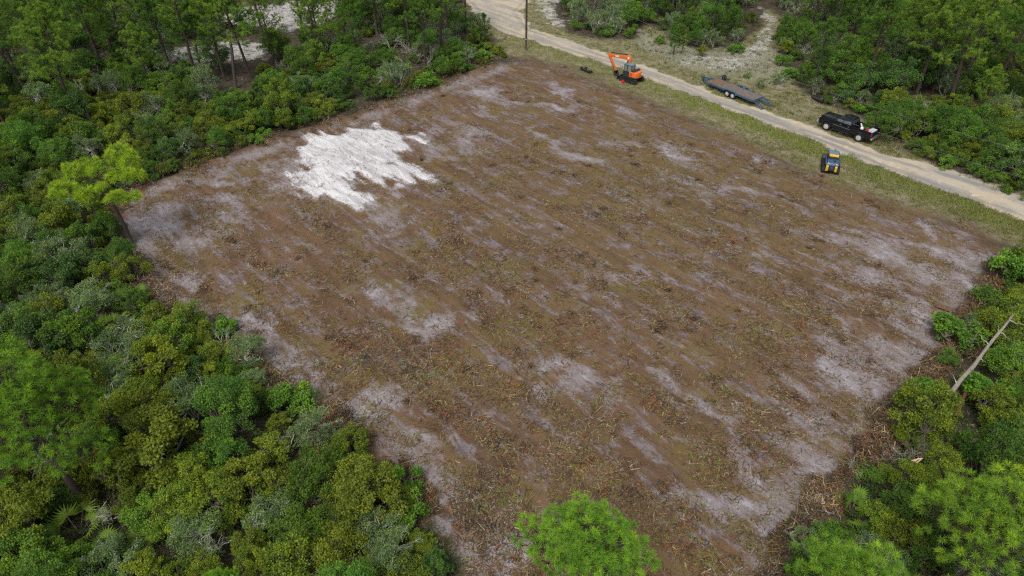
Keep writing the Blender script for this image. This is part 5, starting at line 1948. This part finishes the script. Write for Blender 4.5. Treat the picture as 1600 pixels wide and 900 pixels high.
def on_verge_far(x, y, rng):
    return (f_verge(x, y) > .5) & (f_road(x, y) < .1) & (f_sl(x, y) < -8) & (rng.random(len(x)) < .4 + .6 * (vnoise(x, y, 3, 55) > .5))


tag(link("verge_tufts", clumps(72, 420, on_verge_far, 50, (.15, .45), .10, [(.12, .14, .03), (.20, .20, .10), (.30, .30, .22), (.09, .11, .03), (.36, .36, .28)], "verge_tufts")),
    "grass tufts and pale lichen cushions on the far verge", "ground cover", kind="stuff")
tag(link("regrowth", clumps(73, 340, on_lot, 10, (.06, .20), .12, [(.14, .20, .03), (.19, .22, .03), (.22, .22, .05)], "regrowth")),
    "small green sprouts scattered on the cleared lot", "weeds", kind="stuff")


def root_heaps(rng, n):
    cx, cy, _ = in_region(on_lot)(rng, 260)
    k = rng.integers(260, size=n)
    sz = rng.uniform(.15, .75, 260)[k]
    a = rng.random(n) * 6.283
    r = sz * rng.random(n) ** .7
    return cx[k] + r * np.cos(a), cy[k] + r * np.sin(a), None


tag(link("root_clumps", strips("root_clumps", 9500, root_heaps, (.2, .8), (.02, .07), BROWNS, [5, 6, 2, .6, 4, .6, .1, .6, 7], 66, M['debris'], .22, .6)),
    "torn roots and brush lying in small clumps on the lot", "debris", kind="stuff")


# larger pale sticks that can be picked out one by one
def build_sticks():
    rng = np.random.default_rng(81)
    meshes = []
    for k in range(6):
        t = Tubes()
        p = wiggle(rng, np.array([-.5, 0, .03]), np.array([.5, 0, .04]), 6, .17)
        p[:, 2] = .025 + np.abs(p[:, 2]) * .25
        t.add(p, np.array([.022, .030, .030, .026, .020, .010]) * rng.uniform(.8, 1.3), 5)
        meshes.append(t.mesh("broken_stick", M['tan_wood']))
        meshes.append(t.mesh("broken_stick_red", M['red_wood']))
    x, y, _ = in_region(on_lot)(rng, 120)
    for i in range(120):
        red = rng.random() < .28
        me = meshes[2 * rng.integers(6) + (1 if red else 0)]
        u, v = UV(np.array([x[i], y[i], 0]))
        reg = "near the white sand patch" if u < 720 and v < 350 else "on the far part of the lot" if v < 300 else \
            "along the lot's right side" if u > 1100 else "on the lot's left half" if u < 650 else "in the middle of the lot" if v < 600 else "on the near part of the lot"
        w = "red-brown torn stick" if red else "pale curved stick"
        o = tag(link("broken_stick", me, None, (x[i], y[i], Z(x[i], y[i]))), f"{w} lying {reg}", "stick", f"{w}s {reg}")
        o.rotation_euler = (0, 0, rng.random() * 6.28)
        o.scale = (rng.uniform(.35, .95),) * 3


build_sticks()
